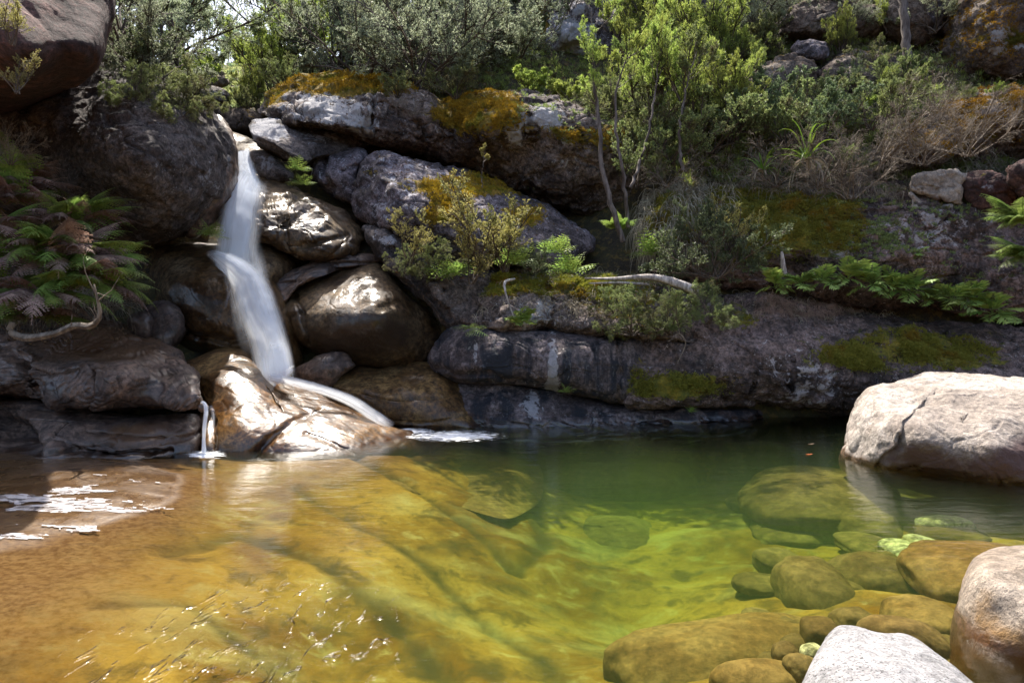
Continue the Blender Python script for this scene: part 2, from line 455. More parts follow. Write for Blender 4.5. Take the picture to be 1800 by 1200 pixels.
TC = [(-900, 650, 8.5), (-900, 0, 11), (0, 620, 9.8), (0, 300, 11.6), (0, 80, 13), (200, 600, 10.4), (200, 300, 12), (200, 100, 15), (300, 180, 14), (300, 500, 11.2),
      (400, 420, 12.6), (430, 280, 14.6), (430, 235, 16), (430, 190, 18), (430, 150, 22), (560, 140, 20), (560, 300, 14.3), (620, 420, 12.2), (620, 600, 11.4),
      (700, 120, 17), (850, 140, 15.5), (850, 300, 15.6), (700, 270, 15.4), (980, 370, 14.6), (850, 450, 12.3), (850, 640, 11.3), (850, 780, 10.9), (1050, 190, 15), (1050, 60, 18), (1050, 400, 13.6), (1100, 500, 12.1),
      (1100, 650, 11), (1300, 250, 13.1), (1300, 120, 15.5), (1300, 0, 18), (1300, 400, 12.6), (1300, 600, 11.6), (1600, 230, 13.3), (1600, 100, 15), (1600, 0, 17),
      (1600, 400, 12.6), (1600, 600, 11.6), (1850, 200, 13.6), (1850, 0, 16), (1850, 500, 12), (2700, 600, 10), (2700, 0, 13), (1300, -300, 24), (1700, -300, 23), (850, 0, 20), (850, -120, 26),
      (600, 60, 27), (300, 90, 27), (100, -100, 22), (430, 110, 30), (0, 850, 9.6), (900, 850, 10.6), (1800, 850, 10.6)]
TD = tps(TC)
def vtop(u):
    return np.interp(u, [-1600, -600, 100, 240, 620, 720, 860, 1200, 1800, 3400], [-200, -420, -160, 118, 108, 20, -130, -330, -380, -200])
def terrain():
    nu, nv = 420, 240
    us = np.linspace(-1500, 3300, nu); t = np.linspace(0, 1, nv)
    U = np.repeat(us[None], nv, 0); V = 900 + t[:, None] * (vtop(us)[None] - 900)
    Y = TD(U, V)
    P = at(U, V, Y).reshape(-1, 3)
    n = fbm(P, .6, 5, 7) * .45 + fbm(P, 2.2, 4, 9) * .14
    P[:, 1] += n; P[:, 2] += .35 * n
    P = P.reshape(nv, nu, 3)
    rows = [P]
    for dy, dz in ((4, .5), (12, 1), (60, 3), (300, 12)):
        e = P[-1:].copy(); e[..., 1] += dy; e[..., 2] += dz; e[..., 0] *= 1 + dy / 40; rows.append(e)
    P = np.concatenate(rows, 0); nv = P.shape[0]
    i = np.arange(nv * nu).reshape(nv, nu)
    Fq = np.stack([i[:-1, :-1], i[:-1, 1:], i[1:, 1:], i[1:, :-1]], -1).reshape(-1, 4)
    me = mesh_np('hillside', P.reshape(-1, 3), Fq)
    return link('hillside', me, hill_mat(), kind='structure')
hillside = terrain()

BEDC = [(-60, 800, .1), (60, 822, .05), (160, 835, .07), (280, 845, .03), (0, 860, .045), (120, 870, .035), (250, 890, .012), (0, 930, .02), (120, 930, .0), (0, 1000, -.03), (330, 880, -.03), (100, 1080, -.09),
        (0, 1200, -.14), (220, 980, -.09), (380, 830, -.1), (420, 900, -.18), (400, 1050, -.26), (300, 1200, -.27), (600, 820, -.12), (600, 950, -.3), (620, 1100, -.5), (600, 1200, -.52),
        (780, 800, -.3), (800, 900, -.42), (800, 1050, -.6), (800, 1200, -.62), (950, 780, -.8), (980, 900, -.85), (1000, 1050, -.85), (1000, 1200, -.7), (1180, 780, -.95), (1180, 880, -.95), (1180, 1000, -.9), (1160, 1120, -.9),
        (1180, 1200, -.6), (1380, 800, -.9), (1380, 920, -.75), (1400, 1050, -.6), (1400, 1150, -.42), (1420, 1200, -.35), (1560, 850, -.7), (1560, 980, -.65), (1560, 1100, -.42), (1700, 920, -.5), (1700, 1050, -.4),
        (1700, 1200, -.3), (1800, 880, -.6), (1900, 1000, -.35)]
bw = np.array([list(on_z(u, v, min(z, 0.05) if z < 0 else 0.0)) [:2] + [z] for u, v, z in BEDC])
bextra = np.array([(-9, 8, .6), (-9, 4, .4), (-6, 3, .1), (-3, .8, .35), (0, .4, .3), (3, .4, .3), (5, 2, .1), (8, 5, .2), (10, 9, .5), (-12, 0, 1), (12, 0, 1), (0, -3, .8), (-6, -6, 1.2), (6, -6, 1.2),
                   (0, 1.2, .1), (-4, 11.5, -.5), (1, 12.5, -.9), (6, 12.5, -.9), (9, 12, -.6)], float)
bd_pts = np.vstack([bw, bextra])
BD = tps([(a * 100, b * 100, c) for a, b, c in bd_pts])
def bed_z(x, y): return BD(np.asarray(x) * 100, np.asarray(y) * 100)

def bed_mat():
    N = NT('algae_stained_bed_rock')
    P = N.pos(); g = N.n('NewGeometry')
    n1 = N.noise(P, .75, 5, .6, .5); n2 = N.noise(P, 3.2, 6, .68, .4); n3 = N.noise(P, 22, 5, .72); n4 = N.noise(P, 90, 3, .6)
    z = N.n('SeparateXYZ', {0: g.outputs['Position']})
    c = N.mix(N.ss(n1, .36, .62), (.125, .052, .006), (.26, .145, .026))
    c = N.mix(N.math('MULTIPLY', N.ss(n2, .48, .66), .75), c, (.045, .026, .008))
    c = N.mix(N.math('MULTIPLY', N.ss(n2, .47, .3), .55), c, (.33, .26, .1))
    c = N.mix(N.math('MULTIPLY', N.ss(N.noise(N.pos((.6, 1.5, 1)), .9, 4, .6, .3), .5, .68), .45), c, (.36, .29, .12))
    c = N.mix(N.math('MULTIPLY', N.ss(N.noise(N.pos((1.3, .8, 1)), 1.1, 6, .68, .35), .5, .68), .65), c, (.05, .035, .015))
    c = N.mix(N.math('MULTIPLY', N.ss(n3, .48, .72), .38), c, (.08, .04, .01))
    c = N.mix(N.math('MULTIPLY', N.ss(n4, .55, .7), .3), c, (.2, .13, .05))
    c = N.mix(N.n('Attribute', attribute_name='silt').outputs['Fac'], c, (.03, .022, .01))
    # the emerged shelf is iron brown
    em = N.ss(z.outputs[2], -.3, .02)
    sh = N.mix(N.ss(n3, .35, .65), (.075, .036, .014), (.15, .085, .034))
    c = N.mix(em, c, sh)
    h = N.math('ADD', N.math('MULTIPLY', n2, 1.), N.math('MULTIPLY', n3, .3))
    b = N.n('Bump', {'Strength': .35, 'Distance': .04, 'Height': N.math('ADD', h, N.math('MULTIPLY', n4, .06))})
    rr = N.ss(N.noise(P, 2.0, 4, .6), .4, .62, .2, .42)
    em2 = N.ss(z.outputs[2], -.02, .012)
    rr = N.math('SUBTRACT', .9, N.math('MULTIPLY', em2, N.math('SUBTRACT', .9, rr)))
    p = N.n('BsdfPrincipled', {'Base Color': c, 'Coat Weight': em2, 'Coat Roughness': .12, 'Roughness': rr, 'Normal': b.outputs[0], 'Specular IOR Level': N.math('MULTIPLY', em2, .6)})
    N.t.links.new(p.outputs[0], N.out.inputs[0])
    return N.m

def bed():
    nx, ny = 460, 430
    xs = np.linspace(-14, 14, nx); ys = np.concatenate([np.linspace(-8, 1, 30, endpoint=False), np.linspace(1, 13, ny - 30)])
    X, Y = np.meshgrid(xs, ys)
    Z = bed_z(X, Y)
    P = np.stack([X, Y, Z], -1).reshape(-1, 3)
    dep = np.clip(-P[:, 2] / .5, 0, 1)
    Q = P * np.array([1, 1, 0])
    P[:, 2] += fbm(Q, .9, 4, 3) * .09 * (.12 + dep) + fbm(Q, 5, 4, 4) * (.006 + .012 * dep)
    # flow-worn steps on the thin shelf
    st = fbm(Q * np.array([.55, 1.5, 0]) , 2.2, 4, 14)
    P[:, 2] += .016 * st * np.exp(-((P[:, 2]) / .12) ** 2)
    # open joints and broken edges of the bedrock under water
    dark = np.zeros(len(P))
    for pts, w, dp in (([(585, 818), (660, 842), (740, 868), (820, 893), (905, 925)], .05, .10), ([(905, 925), (940, 905), (958, 870), (945, 835)], .05, .09), ([(640, 790), (760, 825), (880, 862)], .025, .03),
                       ([(300, 1010), (420, 960), (560, 985), (700, 1040)], .07, .05), ([(520, 880), (640, 930), (760, 960), (860, 1010)], .05, .04), ([(860, 1010), (960, 1060), (1010, 1150)], .08, .06), ([(700, 1040), (800, 1120), (900, 1190)], .05, .04),
                       ([(170, 1120), (330, 1090), (450, 1130)], .04, .03), ([(850, 790), (880, 825), (900, 880)], .03, .04)):
        q = np.array([on_z(u, v, -.3)[:2] for u, v in pts]); dm = np.full(len(P), 9.)
        for a, b in zip(q[:-1], q[1:]):
            ab = b - a; t = np.clip(((P[:, :2] - a) @ ab) / (ab @ ab), 0, 1)
            dm = np.minimum(dm, np.linalg.norm(P[:, :2] - a - t[:, None] * ab, axis=1))
        dm = np.maximum(0, dm + .06 * fbm(Q, 2.5, 4, 31))
        P[:, 2] -= .6 * dp * np.exp(-(dm / w / 1.6) ** 2); dark = np.maximum(dark, .7 * np.exp(-(dm / (w * 1.25)) ** 2))
    e, tl, lv = cells(Q * np.array([1, 1, 0]), 1.3, 91, .5)
    P[:, 2] += (.022 * (tl + lv) * np.clip(e / .2, 0, 1)) * dep
    i = np.arange(nx * ny).reshape(ny, nx)
    Fq = np.stack([i[:-1, :-1], i[:-1, 1:], i[1:, 1:], i[1:, :-1]], -1).reshape(-1, 4)
    me = mesh_np('pool_bed', P, Fq)
    a_ = me.attributes.new('silt', 'FLOAT', 'POINT'); a_.data.foreach_set('value', dark.astype(np.float32))
    link('pool_bed', me, bed_mat(), kind='structure')
bed()

def water_mat():
    N = NT('clear_pool_water')
    g = N.n('NewGeometry')
    m1 = N.n('Mapping', {0: g.outputs['Position'], 2: (0, 0, R(12)), 3: (1.3, 3.6, 1)}).outputs[0]
    w1 = N.noise(m1, 1.6, 3, .5, .6); w2 = N.noise(m1, 5.5, 3, .55, .3); w3 = N.noise(g.outputs['Position'], .55, 2, .5)
    m2 = N.n('Mapping', {0: g.outputs['Position'], 2: (0, 0, R(-14)), 3: (2.0, .75, 1)}).outputs[0]
    dd = N.n('VectorMath', {0: g.outputs['Position'], 1: (-1.3, 3.3, 0)}, operation='DISTANCE').outputs['Value']
    liv = N.ss(dd, 1.05, .25)
    w4 = N.math('MULTIPLY', N.ss(N.noise(m2, 6.5, 2, .5, .5), .53, .85), N.math('MULTIPLY', liv, 6.5))
    h = N.math('ADD', N.math('ADD', N.math('MULTIPLY', w1, 1.0), N.math('MULTIPLY', w2, .3)), N.math('MULTIPLY', w4, .9))
    b = N.n('Bump', {'Strength': 1.0, 'Distance': .008, 'Height': h})
    fr = N.n('Fresnel', {'IOR': 1.33, 'Normal': b.outputs[0]})
    tr = N.n('BsdfTransparent', {'Color': (1, 1, 1, 1)})
    gl = N.n('BsdfGlossy', {'Color': (1, 1, 1, 1), 'Roughness': .11, 'Normal': b.outputs[0]})
    mx = N.n('MixShader', {0: fr.outputs[0], 1: tr.outputs[0], 2: gl.outputs[0]})
    N.t.links.new(mx.outputs[0], N.out.inputs[0])
    ab = N.n('VolumeAbsorption', {'Color': (.44, .8, .2, 1), 'Density': .46})
    sc_ = N.n('VolumeScatter', {'Color': (.6, .88, .3, 1), 'Density': .05, 'Anisotropy': .2})
    ad = N.n('AddShader', {0: ab.outputs[0], 1: sc_.outputs[0]})
    N.t.links.new(ad.outputs[0], N.out.inputs['Volume'])
    return N.m
def water():
    x0, x1, y0, y1, zb = -13.5, 13.5, -7.5, 12.6, -2.6
    nx, ny = 120, 120
    xs = np.linspace(x0, x1, nx); ys = np.linspace(y0, y1, ny)
    X, Y = np.meshgrid(xs, ys)
    P = np.stack([X, Y, 0 * X], -1).reshape(-1, 3)
    i = np.arange(nx * ny).reshape(ny, nx)
    F1 = [tuple(q) for q in np.stack([i[:-1, :-1], i[:-1, 1:], i[1:, 1:], i[1:, :-1]], -1).reshape(-1, 4)]
    n = len(P)
    P = np.vstack([P, [(x0, y0, zb), (x1, y0, zb), (x1, y1, zb), (x0, y1, zb)]])
    F1.append((n, n + 3, n + 2, n + 1))
    F1.append((n, n + 1) + tuple(i[0, ::-1])); F1.append((n + 2, n + 3) + tuple(i[-1, :]))
    F1.append((n + 1, n + 2) + tuple(i[::-1, -1])); F1.append((n + 3, n) + tuple(i[:, 0]))
    me = mesh_np('pool_water', P, F1, False)
    link('pool_water', me, water_mat(), kind='structure')
water()

# ------------------------------------------------------------------ the boulders and rock faces (pixel outline of each at its own distance)
rock('overhang', 'red', [(-420, -300), (-100, -330), (120, -260), (190, -140), (206, -40), (203, 5), (198, 35), (187, 66), (181, 98), (168, 122), (140, 150), (70, 180), (0, 204), (-200, 250), (-400, 240), (-560, 60), (-520, -160)],
     [(100, 50, 7.1), (150, 112, 6.9), (60, 118, 6.8), (120, 140, 7.8), (0, 195, 8.8), (-200, 60, 6.8), (-300, 200, 8.3), (190, 0, 7.5), (50, -200, 8.2), (-300, -200, 8)], 1.6,
     'huge reddish overhanging boulder filling the top left corner', center=(-60, -20), box=3.6, lump=.05, det=.02, ridge=0., facet=.02, frac=.04, fcell=1.4, ls=.7, sp=4.5)
rock('big_dark', 'dark', [(200, 92), (245, 118), (290, 138), (335, 163), (362, 176), (380, 192), (394, 215), (406, 240), (413, 270), (414, 300), (408, 325), (395, 350), (376, 374), (345, 402), (300, 425), (240, 438), (160, 430), (60, 390), (-60, 330), (-180, 250), (-120, 150), (50, 100)],
     [(250, 280, 8.9), (385, 280, 9.9), (100, 250, 9.6), (-50, 250, 10.4), (300, 390, 9.6), (300, 160, 9.7), (150, 140, 10), (180, 400, 9.9)], 1.5,
     'big rounded dark grey boulder left of the top of the waterfall', center=(200, 270), lump=.12, det=.045, ls=.8, sp=3.8, paint=[('lichen', 290, 300, 60, 40, .22), ('lichen', 375, 330, 30, 60, .2), ('moss', 240, 140, 60, 30, .35)])
rock('dark_rim', 'wetdark', [(380, 205), (398, 215), (412, 240), (418, 275), (419, 310), (410, 345), (392, 372), (365, 400), (340, 418), (325, 410), (350, 380), (380, 330), (385, 260)],
     [(400, 300, 10.9), (350, 400, 10.7), (400, 220, 11.3)], .7, 'brown wet boulder edge squeezed between the big dark boulder and the falling water', lump=.05, det=.02)
rock('fallback', 'wet', [(258, 475), (272, 442), (318, 430), (370, 428), (430, 438), (475, 468), (505, 520), (528, 580), (530, 640), (500, 672), (430, 655), (360, 640), (315, 640), (280, 612), (262, 570), (256, 520)],
     [(330, 500, 10.3), (450, 540, 10.1), (300, 620, 10.5), (370, 440, 10.9), (490, 640, 10.0), (400, 470, 10.6)], 1.1,
     'broad rounded brown boulder behind the lower veil of the waterfall', lump=.07, det=.015, ls=1.2, creases=[([(258, 540), (300, 560), (340, 590), (400, 600), (440, 585)], 5, .12)], paint=[('wet', 450, 560, 120, 140, .4), ('stain_or_shade', 310, 520, 50, 60, .3)])
rock('fallback2', 'wet', [(395, 440), (430, 426), (470, 427), (505, 444), (524, 470), (515, 508), (490, 534), (460, 545), (425, 525), (398, 485)],
     [(460, 480, 10.75), (420, 440, 11.2), (500, 450, 11.1)], .6, 'small rounded brown rock beside the veil where the fall bends', lump=.05, paint=[('stain_or_shade', 500, 500, 30, 30, .35)])
rock('leftchip', 'wetdark', [(255, 548), (285, 530), (312, 540), (325, 565), (318, 600), (292, 628), (262, 612), (250, 580)], [(290, 570, 9.95), (270, 610, 9.8)], .45,
     'small cracked rock above the ledge left of the waterfall', lump=.04, facet=.06)
rock('leftchip2', 'wetdark', [(225, 560), (250, 545), (268, 560), (272, 590), (255, 606), (230, 598)], [(250, 575, 9.75)], .3, 'little wedge of stone jammed at the upper end of the left ledge', lump=.03, facet=.05)
rock('chute', 'wet', [(396, 400), (400, 365), (410, 338), (425, 318), (445, 306), (470, 306), (500, 317), (532, 337), (566, 355), (606, 372), (632, 395), (640, 421), (625, 443), (590, 456), (550, 462), (520, 458), (490, 438), (460, 430), (432, 432), (405, 436)],
     [(455, 320, 12.1), (440, 350, 11.4), (430, 410, 11.1), (540, 345, 12), (600, 380, 11.75), (490, 345, 11.65), (470, 400, 10.95), (520, 430, 10.95), (600, 438, 11), (500, 375, 11.15), (560, 400, 11.15), (540, 372, 11.45), (600, 410, 11.3)], .7,
     'bright wet brown rock with stepped fractures right of the upper fall', center=(510, 385), lump=.04, det=.03, box=3, frac=.07, fcell=.45,
     facet=.07, creases=[([(500, 392), (522, 378), (548, 368)], 4, .09), ([(515, 432), (560, 426), (612, 412)], 4, .1), ([(497, 380), (503, 420), (515, 450)], 3, .07)],
     paint=[('lichen', 560, 425, 50, 25, 1.2), ('stain_or_shade', 470, 385, 30, 40, .3), ('stain_or_shade', 610, 380, 40, 20, .6)])  # lichen channel gives the lower face a pale patch
rock('layer', 'wetdark', [(468, 505), (498, 484), (540, 462), (585, 447), (625, 443), (668, 450), (672, 463), (640, 462), (590, 470), (553, 483), (522, 506), (492, 534), (466, 532)],
     [(480, 520, 10.75), (560, 465, 11.2), (650, 455, 11.4)], .35, 'thin dark layered rock band above the shining wet bulge', center=(560, 472), lump=.03, step=.06, sp=2.8)
rock('layer2', 'wetdark', [(455, 545), (480, 520), (520, 492), (560, 468), (600, 458), (640, 458), (600, 472), (560, 484), (530, 500), (500, 530), (480, 560)],
     [(480, 540, 10.5), (580, 465, 11.1)], .25, 'dark fluted seam of rock just under the layered band', center=(525, 500), lump=.03, step=.05, sp=2.8)
rock('bulge', 'wet', [(476, 545), (492, 527), (520, 507), (556, 482), (600, 466), (642, 460), (668, 465), (692, 490), (722, 520), (752, 541), (776, 566), (786, 592), (770, 625), (742, 650), (700, 652), (640, 652), (590, 642), (545, 615), (505, 585)],
     [(600, 480, 11.0), (650, 478, 10.9), (600, 532, 10.25), (545, 525, 10.45), (670, 535, 10.15), (740, 560, 10.7), (620, 635, 10.35), (740, 635, 10.7), (510, 560, 10.4), (560, 560, 10.2), (640, 505, 10.55)], .8,
     'large smooth wet bulging boulder with a glaring top in the middle of the falls', center=(620, 560), box=2.8, lump=.05, det=.016,
     creases=[([(516, 520), (530, 552), (543, 605)], 4, .14), ([(668, 540), (700, 530), (740, 548)], 6, .07), ([(500, 560), (530, 548)], 3, .06)], paint=[('stain_or_shade', 620, 600, 130, 45, .75), ('stain_or_shade', 690, 560, 60, 40, .4)])
rock('greychip', 'wetdark', [(518, 645), (545, 626), (575, 615), (602, 616), (622, 634), (628, 645), (602, 660), (580, 680), (545, 682), (520, 672)], [(570, 640, 9.95), (600, 625, 10.1)], .35,
     'small grey wedge of rock right beside the foot of the waterfall', lump=.03, facet=.05, paint=[('lichen', 600, 635, 22, 15, .6)])
rock('rightslab', 'wetgold', [(578, 676), (604, 655), (628, 642), (665, 644), (705, 641), (760, 636), (795, 655), (815, 680), (840, 712), (862, 745), (868, 772), (790, 775), (730, 765), (690, 752), (645, 722), (600, 695)],
     [(690, 655, 10.35), (620, 665, 10.0), (700, 700, 9.85), (650, 700, 9.75), (720, 745, 9.65), (830, 745, 9.8), (780, 690, 10)], .6,
     'sloping brown wet slab between the slide of water and the dark wall', lump=.07, det=.02, ls=1.3, step=.03, paint=[('stain_or_shade', 760, 730, 60, 30, .5)])
rock('baseslab', 'wetgold', [(318, 642), (345, 626), (380, 613), (415, 611), (440, 623), (460, 648), (520, 668), (580, 688), (640, 722), (690, 750), (740, 763), (785, 775), (750, 800), (640, 812), (560, 816), (480, 816), (400, 815), (358, 805), (345, 770), (348, 730), (352, 695), (335, 665)],
     [(400, 622, 9.6), (440, 640, 9.5), (370, 650, 9.3), (360, 710, 8.7), (400, 700, 8.65), (420, 755, 8.2), (420, 800, 8.02), (500, 690, 9.3), (500, 740, 8.55), (600, 715, 9.35), (560, 800, 8.0), (700, 772, 8.95), (640, 795, 8.3), (600, 760, 8.6), (470, 790, 8.1)], .55,
     'smooth amber brown slab shining at the foot of the waterfall', center=(500, 725), box=3.2, lump=.06, det=.014, ls=1.4,
     creases=[([(448, 800), (480, 765), (525, 738), (562, 722)], 7, .12), ([(538, 762), (580, 780), (620, 798)], 4, .05), ([(352, 700), (372, 740), (375, 800)], 5, .1)],
     paint=[('moss', 440, 730, 60, 45, .25), ('stain_or_shade', 400, 760, 40, 40, .3), ('wet', 500, 730, 160, 80, .4)])
for k, (u, v, w_, h_, lab) in enumerate([(356, 716, 9, 7, 'little round stone where the side trickle starts'), (372, 722, 7, 6, 'pebble on the right lip of the side trickle'), (166, 716, 10, 7, 'round cobble lodged under the left ledge'), (345, 700, 8, 7, 'dark pebble stuck at the right tip of the left ledge')]):
    rock('cob%d' % k, 'wetdark', [(u - w_, v), (u - w_ * .6, v - h_ * .8), (u + w_ * .2, v - h_), (u + w_, v - h_ * .3), (u + w_ * .8, v + h_ * .7), (u - w_ * .1, v + h_)], [(u, v, 8.05)], .07, lab, 'cobble', 'stone', lump=.012, det=.006, sp=2)
rock('ledge', 'wetdark', [(-260, 540), (-60, 556), (0, 556), (60, 550), (120, 548), (185, 553), (250, 578), (300, 612), (325, 638), (345, 662), (353, 690), (350, 714), (328, 728), (250, 729), (180, 723), (110, 722), (40, 703), (-20, 692), (-260, 700)],
     [(200, 558, 9.9), (300, 618, 9.3), (100, 560, 9.6), (150, 600, 9.0), (250, 640, 8.4), (60, 640, 8.35), (200, 662, 7.95), (335, 672, 8.05), (340, 640, 8.6), (200, 718, 8.1), (50, 690, 8.2), (-100, 650, 8), (-100, 560, 9.3), (120, 690, 7.95), (300, 715, 8.05)], .6,
     'brown topped dark ledge block on the left bank above the shelf', center=(130, 645), box=4, lump=.06, det=.03, facet=.14, sp=3.2,
     creases=[([(160, 655), (170, 700), (150, 720)], 5, .12), ([(30, 640), (90, 660), (140, 655)], 4, .1), ([(205, 660), (215, 690)], 4, .08), ([(-20, 600), (40, 640), (60, 700)], 5, .1)], paint=[('stain_or_shade', 180, 600, 160, 50, .8), ('moss', 260, 610, 60, 20, .25), ('lichen', 250, 668, 90, 10, .4)])
rock('lowledge', 'wetdark', [(-260, 690), (-60, 688), (0, 692), (60, 704), (150, 720), (250, 727), (330, 727), (350, 732), (356, 755), (352, 795), (320, 806), (280, 816), (200, 824), (120, 826), (50, 830), (0, 836), (-260, 840)],
     [(200, 732, 8.25), (60, 715, 8.3), (200, 765, 7.95), (320, 750, 8.1), (320, 795, 7.9), (200, 812, 7.6), (100, 780, 7.65), (15, 755, 8.1), (0, 810, 7.4), (-100, 760, 7.6), (40, 735, 8.15), (150, 800, 7.75)], .7,
     'lower water worn ledge with a scooped hollow at the left edge', center=(120, 770), box=4, lump=.06, det=.016, step=.04,
     creases=[([(-20, 735), (15, 760), (35, 775)], 22, .3), ([(120, 792), (200, 800), (300, 793)], 6, .14), ([(150, 760), (250, 772), (345, 768)], 4, .06)], paint=[('stain_or_shade', 250, 765, 120, 30, .7), ('lichen', 90, 765, 60, 20, .3)])
rock('toplight', 'wet', [(394, 236), (405, 231), (425, 236), (450, 249), (470, 262), (480, 272), (455, 275), (420, 272), (400, 262)], [(430, 245, 14.2), (430, 266, 13.2)], .4, 'sunlit pale slab at the very top lip of the waterfall', center=(435, 254), lump=.03, paint=[('lichen', 430, 245, 40, 20, 1)])
rock('greywedge', 'dark', [(440, 268), (462, 264), (482, 275), (500, 291), (516, 306), (512, 318), (480, 320), (455, 310), (442, 290)], [(470, 285, 12.4), (505, 310, 12.2)], .4, 'smooth grey wedge right of the upper spout', lump=.03, creases=[([(500, 318), (506, 300)], 3, .08)], paint=[('lichen', 470, 285, 30, 20, .35)])
rock('upgrey', 'dark', [(438, 226), (447, 212), (466, 205), (500, 206), (540, 211), (585, 218), (640, 228), (650, 250), (610, 272), (560, 282), (530, 292), (512, 290), (480, 274), (455, 254), (443, 240)],
     [(500, 225, 12.8), (530, 260, 12.5), (600, 250, 13.2), (500, 208, 13.2)], .6, 'flat topped grey boulder under the left end of the long mossy boulder', lump=.06, facet=.06, paint=[('lichen', 470, 225, 40, 20, .6), ('lichen', 560, 240, 40, 15, .35), ('lichen', 480, 208, 50, 4, 1)])
rock('pair', 'lichen', [(537, 292), (544, 272), (568, 261), (600, 261), (632, 261), (645, 272), (630, 300), (632, 340), (618, 362), (592, 352), (566, 332), (544, 312)],
     [(570, 290, 12.7), (610, 290, 12.5), (600, 345, 12.3), (600, 265, 12.9)], .6, 'knobbly grey boulder left of the large lichen covered boulder', lump=.06, creases=[([(572, 262), (568, 300), (580, 340)], 5, .2), ([(600, 300), (625, 290)], 5, .12)], paint=[('lichen', 555, 300, 15, 20, .2)])
rock('lichen', 'lichen', [(616, 320), (622, 292), (640, 275), (665, 267), (700, 270), (735, 281), (785, 293), (840, 310), (900, 335), (960, 363), (1010, 392), (1040, 410), (1048, 432), (1035, 452), (1010, 464), (960, 475), (900, 470), (850, 466), (790, 478), (750, 456), (700, 424), (650, 398), (626, 378), (616, 348)],
     [(680, 335, 11.25), (640, 340, 11.4), (800, 380, 10.95), (950, 430, 11.1), (1030, 430, 11.5), (850, 322, 12), (650, 280, 11.8), (740, 290, 11.8), (800, 450, 10.95), (700, 410, 11.1), (960, 370, 11.9)], 1.1,
     'large lichen splotched grey boulder lying under the long mossy one', center=(810, 385), box=2.8, lump=.1, det=.045, ls=1.3,
     creases=[([(622, 330), (650, 318), (665, 290), (700, 283)], 7, .16), ([(640, 300), (668, 300), (690, 310)], 5, .08), ([(900, 350), (890, 400), (910, 460)], 5, .06)],
     paint=[('moss', 840, 325, 130, 20, .85), ('moss', 790, 365, 40, 28, .75), ('moss', 700, 440, 50, 20, .5), ('moss', 920, 380, 50, 25, .6), ('moss', 745, 400, 25, 30, .4), ('moss', 650, 300, 20, 8, .4), ('lichen', 690, 330, 60, 50, .15), ('lichen', 860, 430, 80, 40, .1)])
rock('wedge', 'dark', [(637, 402), (650, 395), (672, 398), (700, 417), (750, 450), (790, 470), (850, 462), (890, 490), (880, 540), (850, 585), (805, 584), (775, 568), (740, 530), (690, 488), (655, 440)],
     [(700, 432, 10.9), (655, 405, 11.1), (780, 500, 10.6), (830, 545, 10.55), (850, 480, 10.9)], .7, 'long dark diagonal slab wedged beneath the lichen covered boulder', center=(775, 500), lump=.05, det=.03, facet=.08,
     creases=[([(690, 440), (740, 500), (790, 560)], 6, .15), ([(720, 450), (780, 510)], 4, .08)], paint=[('lichen', 680, 420, 30, 12, .4), ('stain_or_shade', 760, 540, 40, 30, .3)])
rock('mossledge', 'mossy', [(770, 528), (790, 505), (850, 497), (892, 488), (940, 478), (1000, 470), (1060, 476), (1120, 484), (1200, 500), (1262, 520), (1280, 560), (1250, 606), (1180, 606), (1100, 598), (1040, 588), (960, 580), (900, 580), (850, 584), (815, 574), (785, 556)],
     [(900, 535, 10.45), (1100, 545, 10.4), (1000, 476, 11.2), (850, 520, 10.6), (1200, 560, 10.5), (980, 560, 10.4), (1150, 495, 11.1), (940, 484, 11)], .8,
     'moss and soil covered rock shelf under the fallen grey log', center=(1010, 535), box=3, lump=.06, det=.035, facet=.06,
     creases=[([(960, 490), (975, 540), (965, 578)], 4, .08), ([(820, 520), (850, 570)], 5, .1)], paint=[('moss', 990, 500, 130, 24, .55), ('moss', 880, 510, 40, 20, .35), ('moss', 1120, 540, 100, 40, .35), ('stain_or_shade', 900, 560, 100, 30, .4), ('lichen', 940, 560, 40, 20, .3)])
rock('streak', 'wall', [(754, 634), (762, 606), (780, 581), (802, 570), (842, 573), (882, 579), (960, 580), (1040, 587), (1105, 594), (1150, 600), (1180, 650), (1160, 712), (1080, 712), (1020, 697), (960, 684), (885, 674), (822, 674), (782, 662), (762, 648)],
     [(850, 630, 9.85), (775, 620, 10.1), (1000, 640, 9.9), (850, 580, 10.15), (1000, 592, 10.15), (1000, 685, 10.0), (1130, 650, 10.2), (900, 665, 10.0)], .8,
     'dark rock band with vertical black and pale water streaks above the pool', center=(950, 635), box=3.4, lump=.05, det=.022,
     creases=[([(1090, 596), (1092, 640), (1085, 705)], 4, .1), ([(900, 640), (900, 590)], 5, .05), ([(755, 640), (800, 660), (860, 655), (900, 672)], 6, .1)],
     paint=[('lichen', 972, 635, 14, 60, .5), ('lichen', 965, 685, 40, 18, .4), ('lichen', 835, 620, 22, 60, .35), ('wet', 1010, 640, 60, 60, .35), ('moss', 1000, 690, 70, 12, .5)])
